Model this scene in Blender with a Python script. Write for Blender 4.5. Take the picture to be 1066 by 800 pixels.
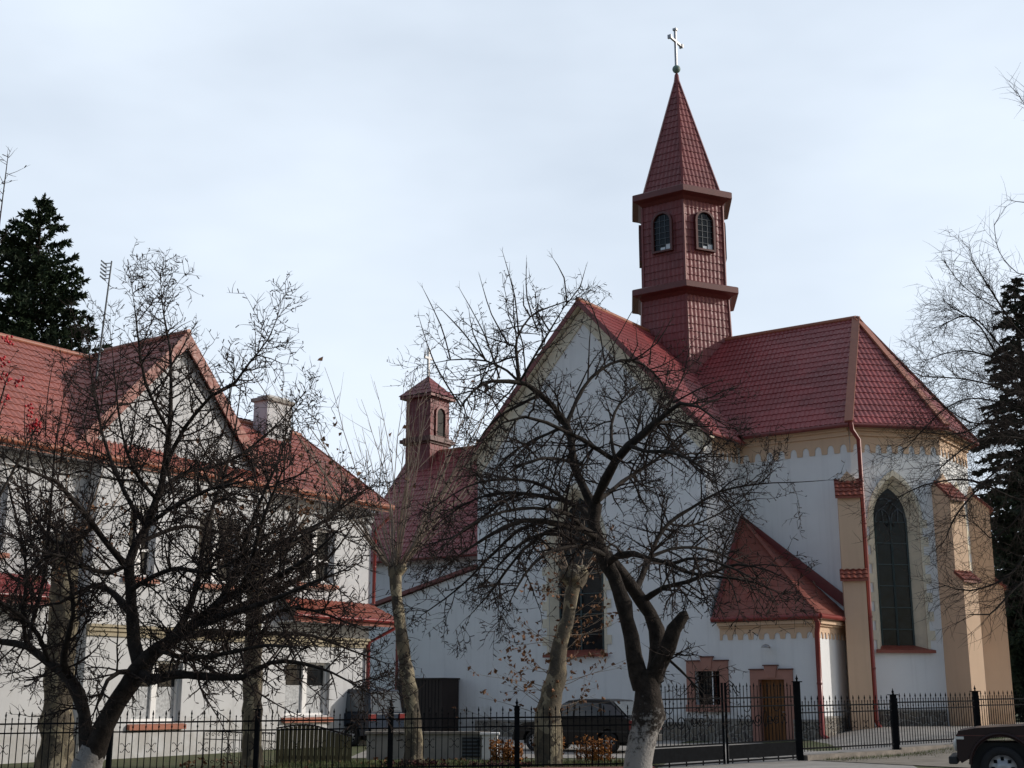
import bpy, bmesh, math, random
from mathutils import Vector, Matrix, Euler
from mathutils.geometry import tessellate_polygon
R = math.radians
for o in list(bpy.data.objects): bpy.data.objects.remove(o)
SC = bpy.context.scene
col = SC.collection

# ------------------------------------------------------------------ camera
H = 1.6; FPX = 1350.0; YH = 724.0
PITCH = math.atan((YH-400)/FPX)
cam = bpy.data.cameras.new('camera'); camo = bpy.data.objects.new('camera', cam); col.objects.link(camo)
camo.location = (0, 0, H); camo.rotation_euler = (math.pi/2+PITCH, 0, 0)
cam.sensor_width = 36; cam.lens = 36*FPX/1066; cam.clip_end = 3000; cam.clip_start = 0.1
SC.camera = camo
# ------------------------------------------------------------------ light
SUN_AZ = R(85); SUN_EL = R(23)          # compass style: 0 = straight ahead (+Y), 90 = right (+X)
w = bpy.data.worlds.new('World'); SC.world = w; w.use_nodes = True
nt = w.node_tree; N = nt.nodes; L = nt.links
bg = N['Background']; bg.inputs['Strength'].default_value = 0.118
sky = N.new('ShaderNodeTexSky'); sky.sky_type = 'NISHITA'; sky.sun_disc = False
sky.sun_elevation = SUN_EL; sky.sun_rotation = SUN_AZ; sky.air_density = 1.0; sky.dust_density = 2.0; sky.ozone_density = 1.0
tc = N.new('ShaderNodeTexCoord'); mp = N.new('ShaderNodeMapping'); mp.inputs['Scale'].default_value = (1.0, 1.0, 2.6)
nz = N.new('ShaderNodeTexNoise'); nz.inputs['Scale'].default_value = 1.5; nz.inputs['Detail'].default_value = 5; nz.inputs['Roughness'].default_value = 0.52
rp = N.new('ShaderNodeValToRGB'); rp.color_ramp.elements[0].position = 0.30; rp.color_ramp.elements[0].color = (0.55,)*3+(1,)
rp.color_ramp.elements[1].position = 0.66; rp.color_ramp.elements[1].color = (0.93,)*3+(1,)
mx = N.new('ShaderNodeMixRGB'); mx.inputs[2].default_value = (7.6, 8.45, 9.5, 1)
L.new(tc.outputs['Generated'], mp.inputs[0]); L.new(mp.outputs[0], nz.inputs[0]); L.new(nz.outputs[0], rp.inputs[0])
sep = N.new('ShaderNodeSeparateXYZ'); L.new(tc.outputs['Generated'], sep.inputs[0])
mr = N.new('ShaderNodeMapRange'); mr.inputs[1].default_value = -0.5; mr.inputs[2].default_value = 0.75; mr.inputs[3].default_value = 0.10; mr.inputs[4].default_value = 1.0   # the cloud veil thins out behind the camera
L.new(sep.outputs['Y'], mr.inputs[0]); mu = N.new('ShaderNodeMath'); mu.operation = 'MULTIPLY'; L.new(rp.outputs[0], mu.inputs[0]); L.new(mr.outputs[0], mu.inputs[1])
L.new(mu.outputs[0], mx.inputs[0]); L.new(sky.outputs[0], mx.inputs[1]); L.new(mx.outputs[0], bg.inputs[0])
sl = bpy.data.lights.new('sun', 'SUN'); sl.energy = 2.8; sl.angle = R(1.6); sl.color = (1.0, 0.94, 0.86)
slo = bpy.data.objects.new('sun', sl); col.objects.link(slo)
sd = Vector((math.sin(SUN_AZ)*math.cos(SUN_EL), math.cos(SUN_AZ)*math.cos(SUN_EL), math.sin(SUN_EL)))
slo.rotation_euler = sd.to_track_quat('Z', 'Y').to_euler(); slo.location = (40, 10, 40)
SC.view_settings.view_transform = 'Standard'; SC.view_settings.look = 'None'
SC.view_settings.gamma = 1; SC.view_settings.exposure = 0.0; SC.view_settings.use_curve_mapping = False

# ------------------------------------------------------------------ helpers
Fv = Vector((0, math.cos(PITCH), math.sin(PITCH))); Uv = Vector((0, -math.sin(PITCH), math.cos(PITCH)))
CAM = Vector((0, 0, H))
def at(px, py, Y):
    "the point at distance Y in front of the camera that was measured at this place of the photograph"
    r = Fv + Vector((1, 0, 0))*((px-533)/FPX) - Uv*((py-400)/FPX)
    return CAM + r*(Y/r.y)
def ss(e0, e1, x):
    t = min(1, max(0, (x-e0)/(e1-e0))); return t*t*(3-2*t)
def ground(x, y):
    return ss(8.5, 13.0, x)*ss(34, 44, y)*0.5 + 0.05*ss(30, 40, y)

def material(name, base, rough=0.7, var=0.12, scale=3.0, bump=0.0, bscale=40.0, metal=0.0, second=None, spec=0.5, mscale=None):
    m = bpy.data.materials.new(name); m.use_nodes = True
    nt = m.node_tree; n = nt.nodes; l = nt.links
    b = n['Principled BSDF']; b.inputs['Roughness'].default_value = rough; b.inputs['Metallic'].default_value = metal
    b.inputs['Specular IOR Level'].default_value = spec
    c = n.new('ShaderNodeTexCoord'); src = c.outputs['Object']
    if mscale:
        mm = n.new('ShaderNodeMapping'); mm.inputs['Scale'].default_value = mscale; l.new(src, mm.inputs[0]); src = mm.outputs[0]
    t = n.new('ShaderNodeTexNoise'); t.inputs['Scale'].default_value = scale; t.inputs['Detail'].default_value = 6; t.inputs['Roughness'].default_value = 0.6
    l.new(src, t.inputs[0])
    r = n.new('ShaderNodeValToRGB'); r.color_ramp.elements[0].position = 0.33; r.color_ramp.elements[1].position = 0.67
    s = second or tuple(v*(1-var) for v in base); hi = base if second else tuple(min(1, v*(1+var*0.6)) for v in base)
    r.color_ramp.elements[0].color = (*s, 1); r.color_ramp.elements[1].color = (*hi, 1)
    l.new(t.outputs[0], r.inputs[0]); l.new(r.outputs[0], b.inputs['Base Color'])
    if bump:
        t2 = n.new('ShaderNodeTexNoise'); t2.inputs['Scale'].default_value = bscale; t2.inputs['Detail'].default_value = 4; l.new(src, t2.inputs[0])
        bp = n.new('ShaderNodeBump'); bp.inputs['Strength'].default_value = bump; bp.inputs['Distance'].default_value = 0.02
        l.new(t2.outputs[0], bp.inputs['Height']); l.new(bp.outputs[0], b.inputs['Normal'])
    return m
def voronoi_mat(name, c1, c2, mortar, scale, rough=0.9):
    m = bpy.data.materials.new(name); m.use_nodes = True; nt = m.node_tree; n = nt.nodes; l = nt.links
    b = n['Principled BSDF']; b.inputs['Roughness'].default_value = rough
    c = n.new('ShaderNodeTexCoord')
    v1 = n.new('ShaderNodeTexVoronoi'); v1.inputs['Scale'].default_value = scale
    v2 = n.new('ShaderNodeTexVoronoi'); v2.feature = 'DISTANCE_TO_EDGE'; v2.inputs['Scale'].default_value = scale
    l.new(c.outputs['Object'], v1.inputs[0]); l.new(c.outputs['Object'], v2.inputs[0])
    r1 = n.new('ShaderNodeMixRGB'); r1.inputs[1].default_value = (*c1, 1); r1.inputs[2].default_value = (*c2, 1)
    sp = n.new('ShaderNodeSeparateColor'); l.new(v1.outputs['Color'], sp.inputs[0]); l.new(sp.outputs[0], r1.inputs[0])
    rr = n.new('ShaderNodeValToRGB'); rr.color_ramp.elements[0].position = 0.03; rr.color_ramp.elements[1].position = 0.10
    l.new(v2.outputs['Distance'], rr.inputs[0])
    r2 = n.new('ShaderNodeMixRGB'); r2.inputs[1].default_value = (*mortar, 1); l.new(r1.outputs[0], r2.inputs[2]); l.new(rr.outputs[0], r2.inputs[0])
    l.new(r2.outputs[0], b.inputs['Base Color'])
    bp = n.new('ShaderNodeBump'); bp.inputs['Distance'].default_value = 0.05; bp.inputs['Strength'].default_value = 0.8
    l.new(rr.outputs[0], bp.inputs['Height']); l.new(bp.outputs[0], b.inputs['Normal'])
    return m
def plaster(name, base, dirt=0.10):
    "rendered wall: broad blotches, vertical rain streaks and a fine grain"
    m = material(name, base, 0.88, 0.05, 0.7, 0.25, 60)
    nt = m.node_tree; n = nt.nodes; l = nt.links; b = n['Principled BSDF']
    old = b.inputs['Base Color'].links[0].from_socket
    c = n.new('ShaderNodeTexCoord'); mm = n.new('ShaderNodeMapping'); mm.inputs['Scale'].default_value = (3.2, 3.2, 0.16)
    t = n.new('ShaderNodeTexNoise'); t.inputs['Scale'].default_value = 1.6; t.inputs['Detail'].default_value = 5
    l.new(c.outputs['Object'], mm.inputs[0]); l.new(mm.outputs[0], t.inputs[0])
    r = n.new('ShaderNodeValToRGB'); r.color_ramp.elements[0].position = 0.52; r.color_ramp.elements[1].position = 0.78
    r.color_ramp.elements[0].color = (0, 0, 0, 1); r.color_ramp.elements[1].color = (dirt*4, )*3+(1,)
    l.new(t.outputs[0], r.inputs[0])
    mx = n.new('ShaderNodeMixRGB'); mx.inputs[2].default_value = (*[v*0.72 for v in base], 1)
    l.new(r.outputs[0], mx.inputs[0]); l.new(old, mx.inputs[1])
    # splash dirt above the plinth and ragged damp patches
    sp = n.new('ShaderNodeSeparateXYZ'); l.new(c.outputs['Object'], sp.inputs[0])
    mr = n.new('ShaderNodeMapRange'); mr.inputs[1].default_value = 1.9; mr.inputs[2].default_value = 0.5; mr.inputs[3].default_value = -0.30; mr.inputs[4].default_value = 0.12; l.new(sp.outputs['Z'], mr.inputs[0])
    t3 = n.new('ShaderNodeTexNoise'); t3.inputs['Scale'].default_value = 2.4; t3.inputs['Detail'].default_value = 8; t3.inputs['Roughness'].default_value = 0.65; l.new(c.outputs['Object'], t3.inputs[0])
    ad = n.new('ShaderNodeMath'); l.new(t3.outputs[0], ad.inputs[0]); l.new(mr.outputs[0], ad.inputs[1])
    r3 = n.new('ShaderNodeValToRGB'); r3.color_ramp.elements[0].position = 0.42; r3.color_ramp.elements[1].position = 0.68; r3.color_ramp.elements[1].color = (0.6, 0.6, 0.6, 1); l.new(ad.outputs[0], r3.inputs[0])
    m3 = n.new('ShaderNodeMixRGB'); m3.inputs[2].default_value = (base[0]*0.62, base[1]*0.58, base[2]*0.52, 1)
    l.new(r3.outputs[0], m3.inputs[0]); l.new(mx.outputs[0], m3.inputs[1]); l.new(m3.outputs[0], b.inputs['Base Color'])
    return m
def tile_mat(name, base, rough=0.46):
    m = material(name, base, rough, 0.16, 0.9, 0.0)
    nt = m.node_tree; n = nt.nodes; l = nt.links; b = n['Principled BSDF']
    old = b.inputs['Base Color'].links[0].from_socket
    c = n.new('ShaderNodeTexCoord'); t = n.new('ShaderNodeTexNoise'); t.inputs['Scale'].default_value = 9; t.inputs['Detail'].default_value = 3
    l.new(c.outputs['Object'], t.inputs[0])
    r = n.new('ShaderNodeMapRange'); r.inputs[1].default_value = 0.3; r.inputs[2].default_value = 0.7; r.inputs[3].default_value = rough-0.08; r.inputs[4].default_value = rough+0.16
    l.new(t.outputs[0], r.inputs[0]); l.new(r.outputs[0], b.inputs['Roughness'])
    # faded and dirty runs down the slope, a different tone for every pressed sheet
    mm = n.new('ShaderNodeMapping'); mm.inputs['Scale'].default_value = (2.2, 2.2, 0.25); l.new(c.outputs['Object'], mm.inputs[0])
    t2 = n.new('ShaderNodeTexNoise'); t2.inputs['Scale'].default_value = 1.5; t2.inputs['Detail'].default_value = 6; l.new(mm.outputs[0], t2.inputs[0])
    r2 = n.new('ShaderNodeValToRGB'); r2.color_ramp.elements[0].position = 0.38; r2.color_ramp.elements[1].position = 0.70; r2.color_ramp.elements[1].color = (0.32,)*3+(1,); l.new(t2.outputs[0], r2.inputs[0])
    mx = n.new('ShaderNodeMixRGB'); mx.inputs[2].default_value = (base[0]*0.8+0.05, base[1]+0.035, base[2]+0.035, 1); l.new(r2.outputs[0], mx.inputs[0]); l.new(old, mx.inputs[1])
    bk = n.new('ShaderNodeTexVoronoi'); bk.inputs['Scale'].default_value = 0.75; l.new(c.outputs['Object'], bk.inputs[0]); sp = n.new('ShaderNodeSeparateColor'); l.new(bk.outputs['Color'], sp.inputs[0])
    mr = n.new('ShaderNodeMapRange'); mr.inputs[3].default_value = 0.84; mr.inputs[4].default_value = 1.14; l.new(sp.outputs[0], mr.inputs[0])
    hv = n.new('ShaderNodeHueSaturation'); l.new(mx.outputs[0], hv.inputs['Color']); l.new(mr.outputs[0], hv.inputs['Value']); l.new(hv.outputs[0], b.inputs['Base Color'])
    return m

M = {}
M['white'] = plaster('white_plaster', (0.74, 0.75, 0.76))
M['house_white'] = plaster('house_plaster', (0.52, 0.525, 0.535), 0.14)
M['tan'] = plaster('apricot_plaster', (0.62, 0.44, 0.305), 0.08)
M['cream'] = material('cream_stone', (0.66, 0.60, 0.48), 0.9, 0.14, 2.5, 0.2, 50)
M['olive_cream'] = material('yellow_render', (0.36, 0.31, 0.22), 0.9, 0.15, 2.5, 0.2, 50)
M['pink'] = material('brown_pink_render', (0.36, 0.18, 0.14), 0.85, 0.1, 3, 0.2, 60)
M['tile'] = tile_mat('dark_red_metal_tile', (0.245, 0.043, 0.043))
M['tile_tower'] = tile_mat('tower_metal_tile', (0.185, 0.036, 0.036), 0.52)
M['tile_house'] = tile_mat('house_metal_tile', (0.29, 0.088, 0.066), 0.55)
M['tile_orange'] = tile_mat('orange_red_sheet', (0.22, 0.052, 0.032), 0.5)
M['pent'] = tile_mat('orange_pent_tile', (0.25, 0.062, 0.036), 0.55)
M['trim'] = material('dark_red_trim', (0.17, 0.032, 0.028), 0.4, 0.12, 4)
M['trim_tower'] = material('brown_red_cornice', (0.125, 0.030, 0.027), 0.5, 0.15, 4)
M['trim_dark'] = material('dark_brown_trim', (0.09, 0.022, 0.018), 0.45, 0.12, 4)
M['ridge'] = material('brown_ridge_cap', (0.30, 0.105, 0.06), 0.5, 0.14, 5)
M['gutter_orange'] = material('orange_gutter', (0.30, 0.095, 0.05), 0.55, 0.2, 3)
M['pipe'] = material('red_pipe', (0.20, 0.028, 0.024), 0.3, 0.1, 3)
M['glass'] = material('dark_glass', (0.012, 0.014, 0.016), 0.10, 0.5, 2, 0.25, 3.5, spec=0.22)
M['lead'] = material('lead_bars', (0.07, 0.085, 0.10), 0.5, 0.1, 6)
M['green_lead'] = material('green_lead_bars', (0.035, 0.06, 0.065), 0.5, 0.1, 6)
M['sky_paint'] = material('painted_sky_pane', (0.62, 0.66, 0.70), 0.3, 0.1, 6)  # bright sky showing through clear panes, put into an opaque pale colour
M['white_paint'] = material('white_paint', (0.74, 0.73, 0.72), 0.5, 0.05, 6)
M['lace'] = material('lace_curtain', (0.42, 0.43, 0.44), 0.9, 0.35, 16)
M['wood_door'] = material('brown_wood', (0.22, 0.085, 0.018), 0.55, 0.35, 5, 0.2, 30, mscale=(6, 6, 0.5))
M['dark_wood'] = material('dark_stained_boards', (0.022, 0.012, 0.009), 0.7, 0.4, 4, 0.2, 30, mscale=(8, 8, 0.4))
M['olive_wood'] = material('olive_boards', (0.135, 0.11, 0.055), 0.85, 0.35, 4, 0.3, 30, mscale=(8, 8, 0.5))
M['iron'] = material('black_iron', (0.008, 0.009, 0.011), 0.75, 0.3, 10, metal=0.0, spec=0.03)
M['stone'] = voronoi_mat('fieldstone', (0.22, 0.19, 0.15), (0.11, 0.095, 0.085), (0.30, 0.28, 0.25), 4.5)
M['concrete'] = material('concrete', (0.29, 0.27, 0.245), 0.92, 0.22, 1.4, 0.3, 60)
M['old_concrete'] = material('old_concrete', (0.24, 0.21, 0.18), 0.95, 0.35, 3, 0.5, 30)
M['asphalt'] = material('asphalt', (0.055, 0.055, 0.056), 0.9, 0.25, 2, 0.4, 120)
M['grass'] = material('grass_ground', (0.055, 0.085, 0.022), 0.95, 0.4, 2.2, 0.8, 60, second=(0.10, 0.085, 0.045))
M['blade'] = material('grass_blade', (0.06, 0.11, 0.022), 0.8, 0.4, 1.5, second=(0.12, 0.10, 0.04))
M['red_paving'] = material('red_paving', (0.16, 0.045, 0.035), 0.9, 0.3, 4, 0.3, 50)
M['bark_apple'] = material('apple_bark', (0.042, 0.034, 0.029), 0.97, 0.45, 7, 1.0, 28, second=(0.016, 0.013, 0.011), spec=0.2)
def lime_bark():
    "apple bark with flaking lime wash up to about a metre above the root"
    m = material('lime_washed_apple_bark', (0.042, 0.034, 0.029), 0.97, 0.45, 7, 1.0, 28, second=(0.016, 0.013, 0.011), spec=0.2)
    n = m.node_tree.nodes; l = m.node_tree.links; b = n['Principled BSDF']; old = b.inputs['Base Color'].links[0].from_socket
    tc = n.new('ShaderNodeTexCoord'); sp = n.new('ShaderNodeSeparateXYZ'); l.new(tc.outputs['Object'], sp.inputs[0])
    nz = n.new('ShaderNodeTexNoise'); nz.inputs['Scale'].default_value = 9; nz.inputs['Detail'].default_value = 8; nz.inputs['Roughness'].default_value = 0.7; l.new(tc.outputs['Object'], nz.inputs[0])
    mr = n.new('ShaderNodeMapRange'); mr.inputs[1].default_value = 1.75; mr.inputs[2].default_value = 0.45; mr.inputs[3].default_value = -0.30; mr.inputs[4].default_value = 0.10; l.new(sp.outputs['Z'], mr.inputs[0])
    ad = n.new('ShaderNodeMath'); l.new(nz.outputs[0], ad.inputs[0]); l.new(mr.outputs[0], ad.inputs[1])
    rr = n.new('ShaderNodeValToRGB'); rr.color_ramp.elements[0].position = 0.36; rr.color_ramp.elements[1].position = 0.50; l.new(ad.outputs[0], rr.inputs[0])
    mx = n.new('ShaderNodeMixRGB'); mx.inputs[2].default_value = (0.27, 0.255, 0.24, 1); l.new(rr.outputs[0], mx.inputs[0]); l.new(old, mx.inputs[1]); l.new(mx.outputs[0], b.inputs['Base Color'])
    return m
M['bark_twig'] = material('twig_bark', (0.030, 0.022, 0.019), 0.95, 0.3, 5, spec=0.2)
M['bark_lime'] = lime_bark()
M['bark_plane'] = material('plane_bark', (0.21, 0.165, 0.105), 0.92, 0.4, 4.5, 1.0, 22, second=(0.036, 0.029, 0.022))
def plane_bark():
    "flaking bark: olive, grey and pale buff plates"
    m = M['bark_plane']; n = m.node_tree.nodes; l = m.node_tree.links; b = n['Principled BSDF']; old = b.inputs['Base Color'].links[0].from_socket
    tc = n.new('ShaderNodeTexCoord'); nz = n.new('ShaderNodeTexNoise'); nz.inputs['Scale'].default_value = 5; nz.inputs['Detail'].default_value = 4; l.new(tc.outputs['Object'], nz.inputs[0])
    mm = n.new('ShaderNodeMapping'); mm.inputs['Scale'].default_value = (6.5, 6.5, 3.2); av = n.new('ShaderNodeVectorMath'); sc = n.new('ShaderNodeVectorMath'); sc.operation = 'SCALE'; sc.inputs['Scale'].default_value = 0.35
    l.new(nz.outputs['Color'], sc.inputs[0]); l.new(tc.outputs['Object'], av.inputs[0]); l.new(sc.outputs[0], av.inputs[1]); l.new(av.outputs[0], mm.inputs[0])
    vo = n.new('ShaderNodeTexVoronoi'); vo.inputs['Scale'].default_value = 1.0; l.new(mm.outputs[0], vo.inputs[0]); sp = n.new('ShaderNodeSeparateColor'); l.new(vo.outputs['Color'], sp.inputs[0])
    r = n.new('ShaderNodeValToRGB'); r.color_ramp.interpolation = 'CONSTANT'; e = r.color_ramp.elements
    e[0].color = (0.075, 0.062, 0.045, 1); e[1].position = 0.38; e[1].color = (0.14, 0.115, 0.075, 1); k = e.new(0.62); k.color = (0.055, 0.048, 0.038, 1); k = e.new(0.80); k.color = (0.30, 0.255, 0.17, 1)
    l.new(sp.outputs[0], r.inputs[0]); mx = n.new('ShaderNodeMixRGB'); mx.inputs[0].default_value = 0.72; l.new(old, mx.inputs[1]); l.new(r.outputs[0], mx.inputs[2]); l.new(mx.outputs[0], b.inputs['Base Color'])
plane_bark()
M['bark_pale'] = material('pale_shoot_bark', (0.22, 0.17, 0.13), 0.9, 0.3, 4)
M['leaf_brown'] = material('brown_leaf', (0.21, 0.088, 0.035), 0.8, 0.3, 1.3, second=(0.10, 0.05, 0.022))
M['leaf_gold'] = material('golden_leaf', (0.42, 0.17, 0.03), 0.8, 0.3, 3, second=(0.26, 0.10, 0.025))
M['leaf_red'] = material('dark_red_leaf', (0.10, 0.018, 0.02), 0.8, 0.3, 3, second=(0.06, 0.03, 0.02))
M['berry'] = material('red_berry', (0.42, 0.008, 0.014), 0.35, 0.2, 8)
M['needle'] = material('spruce_needles', (0.030, 0.055, 0.030), 0.8, 0.3, 0.8, second=(0.016, 0.028, 0.016))
M['needle2'] = material('thuja_needles', (0.030, 0.056, 0.018), 0.8, 0.3, 0.8, second=(0.014, 0.026, 0.011))
M['copper'] = material('copper_green', (0.16, 0.24, 0.21), 0.6, 0.3, 6)
M['steel'] = material('grey_steel', (0.36, 0.36, 0.37), 0.4, 0.2, 8, metal=0.6)
M['rubber'] = material('tyre_rubber', (0.014, 0.014, 0.015), 0.8, 0.2, 10)
M['chrome'] = material('chrome', (0.6, 0.6, 0.6), 0.2, 0.1, 8, metal=1.0)
M['car_maroon'] = material('maroon_car_paint', (0.022, 0.007, 0.007), 0.34, 0.12, 1.5, spec=0.35)
M['car_black'] = material('black_car_paint', (0.008, 0.0075, 0.008), 0.36, 0.2, 1.5, spec=0.3)
M['car_blue'] = material('blue_car_paint', (0.006, 0.016, 0.034), 0.3, 0.2, 1.5)
M['plastic'] = material('black_plastic', (0.012, 0.012, 0.013), 0.6, 0.2, 8)
M['tail'] = material('tail_lamp', (0.14, 0.006, 0.006), 0.3, 0.1, 8)
M['lamp_lens'] = material('lamp_lens', (0.62, 0.62, 0.58), 0.15, 0.1, 8)
M['car_glass'] = material('car_glass', (0.10, 0.115, 0.13), 0.08, 0.1, 3)

class MB:
    def __init__(s): s.v = []; s.f = []; s.m = []; s.sm = []; s.mats = []
    def mi(s, m):
        if m not in s.mats: s.mats.append(m)
        return s.mats.index(m)
    def add(s, vs, fs, m, smooth=False):
        o = len(s.v); s.v += [tuple(p) for p in vs]; k = s.mi(m)
        for f in fs: s.f.append(tuple(i+o for i in f)); s.m.append(k); s.sm.append(smooth)
        return s
    def box(s, x0, x1, y0, y1, z0, z1, m, mtx=None):
        vs = [Vector((x, y, z)) for z in (z0, z1) for y in (y0, y1) for x in (x0, x1)]
        if mtx: vs = [mtx @ p for p in vs]
        return s.add(vs, [(0,2,3,1),(4,5,7,6),(0,1,5,4),(2,6,7,3),(0,4,6,2),(1,3,7,5)], m)
    def bar(s, p, q, wd, ht, m, up=Vector((0,0,1))):
        p = Vector(p); q = Vector(q); d = (q-p).normalized(); x = d.cross(up)
        x = x.normalized() if x.length > 1e-6 else Vector((1,0,0)); y = x.cross(d)
        vs = [c + x*(sx*wd/2) + y*(sy*ht/2) for c in (p, q) for sx, sy in ((-1,-1),(1,-1),(1,1),(-1,1))]
        return s.add(vs, [(0,1,2,3),(7,6,5,4),(0,4,5,1),(1,5,6,2),(2,6,7,3),(3,7,4,0)], m)
    def prism(s, poly, off, m, mcap=None):
        "closed solid: planar polygon moved along off"
        n = len(poly); off = Vector(off); a = [Vector(p) for p in poly]; b = [p+off for p in a]
        s.add(a+b, [(i, (i+1) % n, (i+1) % n+n, i+n) for i in range(n)], m)
        tri = [tuple(t) for t in tessellate_polygon([a])]
        s.add(a, tri, mcap or m); s.add(b, [t[::-1] for t in tri], m)
        return s
    def tube(s, pts, rad, n, m, cap=True, smooth=True):
        pts = [Vector(p) for p in pts]; k = len(pts)
        rad = [rad]*k if not hasattr(rad, '__len__') else rad
        ref = None; rings = []
        for i in range(k):
            d = (pts[min(i+1, k-1)] - pts[max(i-1, 0)])
            d = d.normalized() if d.length > 1e-9 else Vector((0,0,1))
            if ref is None: ref = d.orthogonal().normalized()
            x = ref - d*ref.dot(d); x = x.normalized() if x.length > 1e-6 else d.orthogonal().normalized(); ref = x
            y = d.cross(x)
            rings += [pts[i] + (x*math.cos(2*math.pi*j/n) + y*math.sin(2*math.pi*j/n))*rad[i] for j in range(n)]
        fs = [(i*n+j, i*n+(j+1) % n, (i+1)*n+(j+1) % n, (i+1)*n+j) for i in range(k-1) for j in range(n)]
        s.add(rings, fs, m, smooth)
        if cap: s.add(rings[:n], [tuple(range(n))[::-1]], m); s.add(rings[-n:], [tuple(range(n))], m)
        return s
    def lathe(s, prof, n, m, c=(0,0,0), smooth=True):
        c = Vector(c); vs = [c+Vector((r*math.cos(2*math.pi*j/n), r*math.sin(2*math.pi*j/n), z)) for r, z in prof for j in range(n)]
        fs = [(i*n+j, i*n+(j+1) % n, (i+1)*n+(j+1) % n, (i+1)*n+j) for i in range(len(prof)-1) for j in range(n)]
        return s.add(vs, fs, m, smooth)
    def build(s, name, parent=None, recalc=True, bevel=0):
        me = bpy.data.meshes.new(name); me.from_pydata(s.v, [], s.f)
        for m in s.mats: me.materials.append(m if not isinstance(m, str) else M[m])
        me.polygons.foreach_set('material_index', s.m); me.polygons.foreach_set('use_smooth', s.sm); me.update()
        if recalc:
            bm = bmesh.new(); bm.from_mesh(me); bmesh.ops.recalc_face_normals(bm, faces=bm.faces)
            bm.to_mesh(me); bm.free()
        o = bpy.data.objects.new(name, me); col.objects.link(o)
        if parent: o.parent = parent
        if bevel:
            md = o.modifiers.new('bevel', 'BEVEL'); md.width = bevel; md.segments = 2; md.limit_method = 'ANGLE'; md.angle_limit = R(35)
        return o
def empty(name, loc, rz=0):
    o = bpy.data.objects.new(name, None); o.location = loc; o.rotation_euler.z = rz; o.empty_display_size = 0.3; col.objects.link(o); return o
def tag(o, label=None, cat=None, group=None, kind=None):
    for k, v in (('label', label), ('category', cat), ('group', group), ('kind', kind)):
        if v: o[k] = v
    return o

def wall_panel(mb, outline, holes, P, depth, m, mrev=None):
    """flat wall with openings: outline and holes are 2-d (s, z); P(s, z) -> point; depth = inward vector.
    front and back sheets plus reveals, so it is a closed slab"""
    loops = [[Vector((x, y, 0)) for x, y in outline]] + [[Vector((x, y, 0)) for x, y in h] for h in holes]
    tri = tessellate_polygon(loops); flat = [p for l in loops for p in l]
    fr = [P(p.x, p.y) for p in flat]; bk = [p+depth for p in fr]
    mb.add(fr, [tuple(t) for t in tri], m); mb.add(bk, [tuple(t)[::-1] for t in tri], m)
    o = 0
    for k, l in enumerate(loops):
        n = len(l)
        mb.add(fr[o:o+n]+bk[o:o+n], [(i, (i+1) % n, (i+1) % n+n, i+n) for i in range(n)], m if k == 0 or not mrev else mrev)
        o += n
def lancet(c, hw, z0, z1, kind='pointed', n=9):
    "outline of an arched opening, counter-clockwise from the lower left"
    pts = [(c-hw, z0), (c+hw, z0)]
    if kind == 'round':
        zs = z1-hw; return pts + [(c+hw*math.cos(math.pi*i/(2*n)), zs+hw*math.sin(math.pi*i/(2*n))) for i in range(2*n+1)]
    rise = min(z1-z0, hw*1.75); zs = z1-rise
    r = (rise*rise+hw*hw)/(2*hw); amax = math.atan2(rise, r-hw) if r > hw else math.pi/2
    right = [(c+hw-r+r*math.cos(amax*i/n), zs+r*math.sin(amax*i/n)) for i in range(n+1)]
    left = [(2*c-x, y) for x, y in right[::-1]]
    return pts + right + left[1:]

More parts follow.
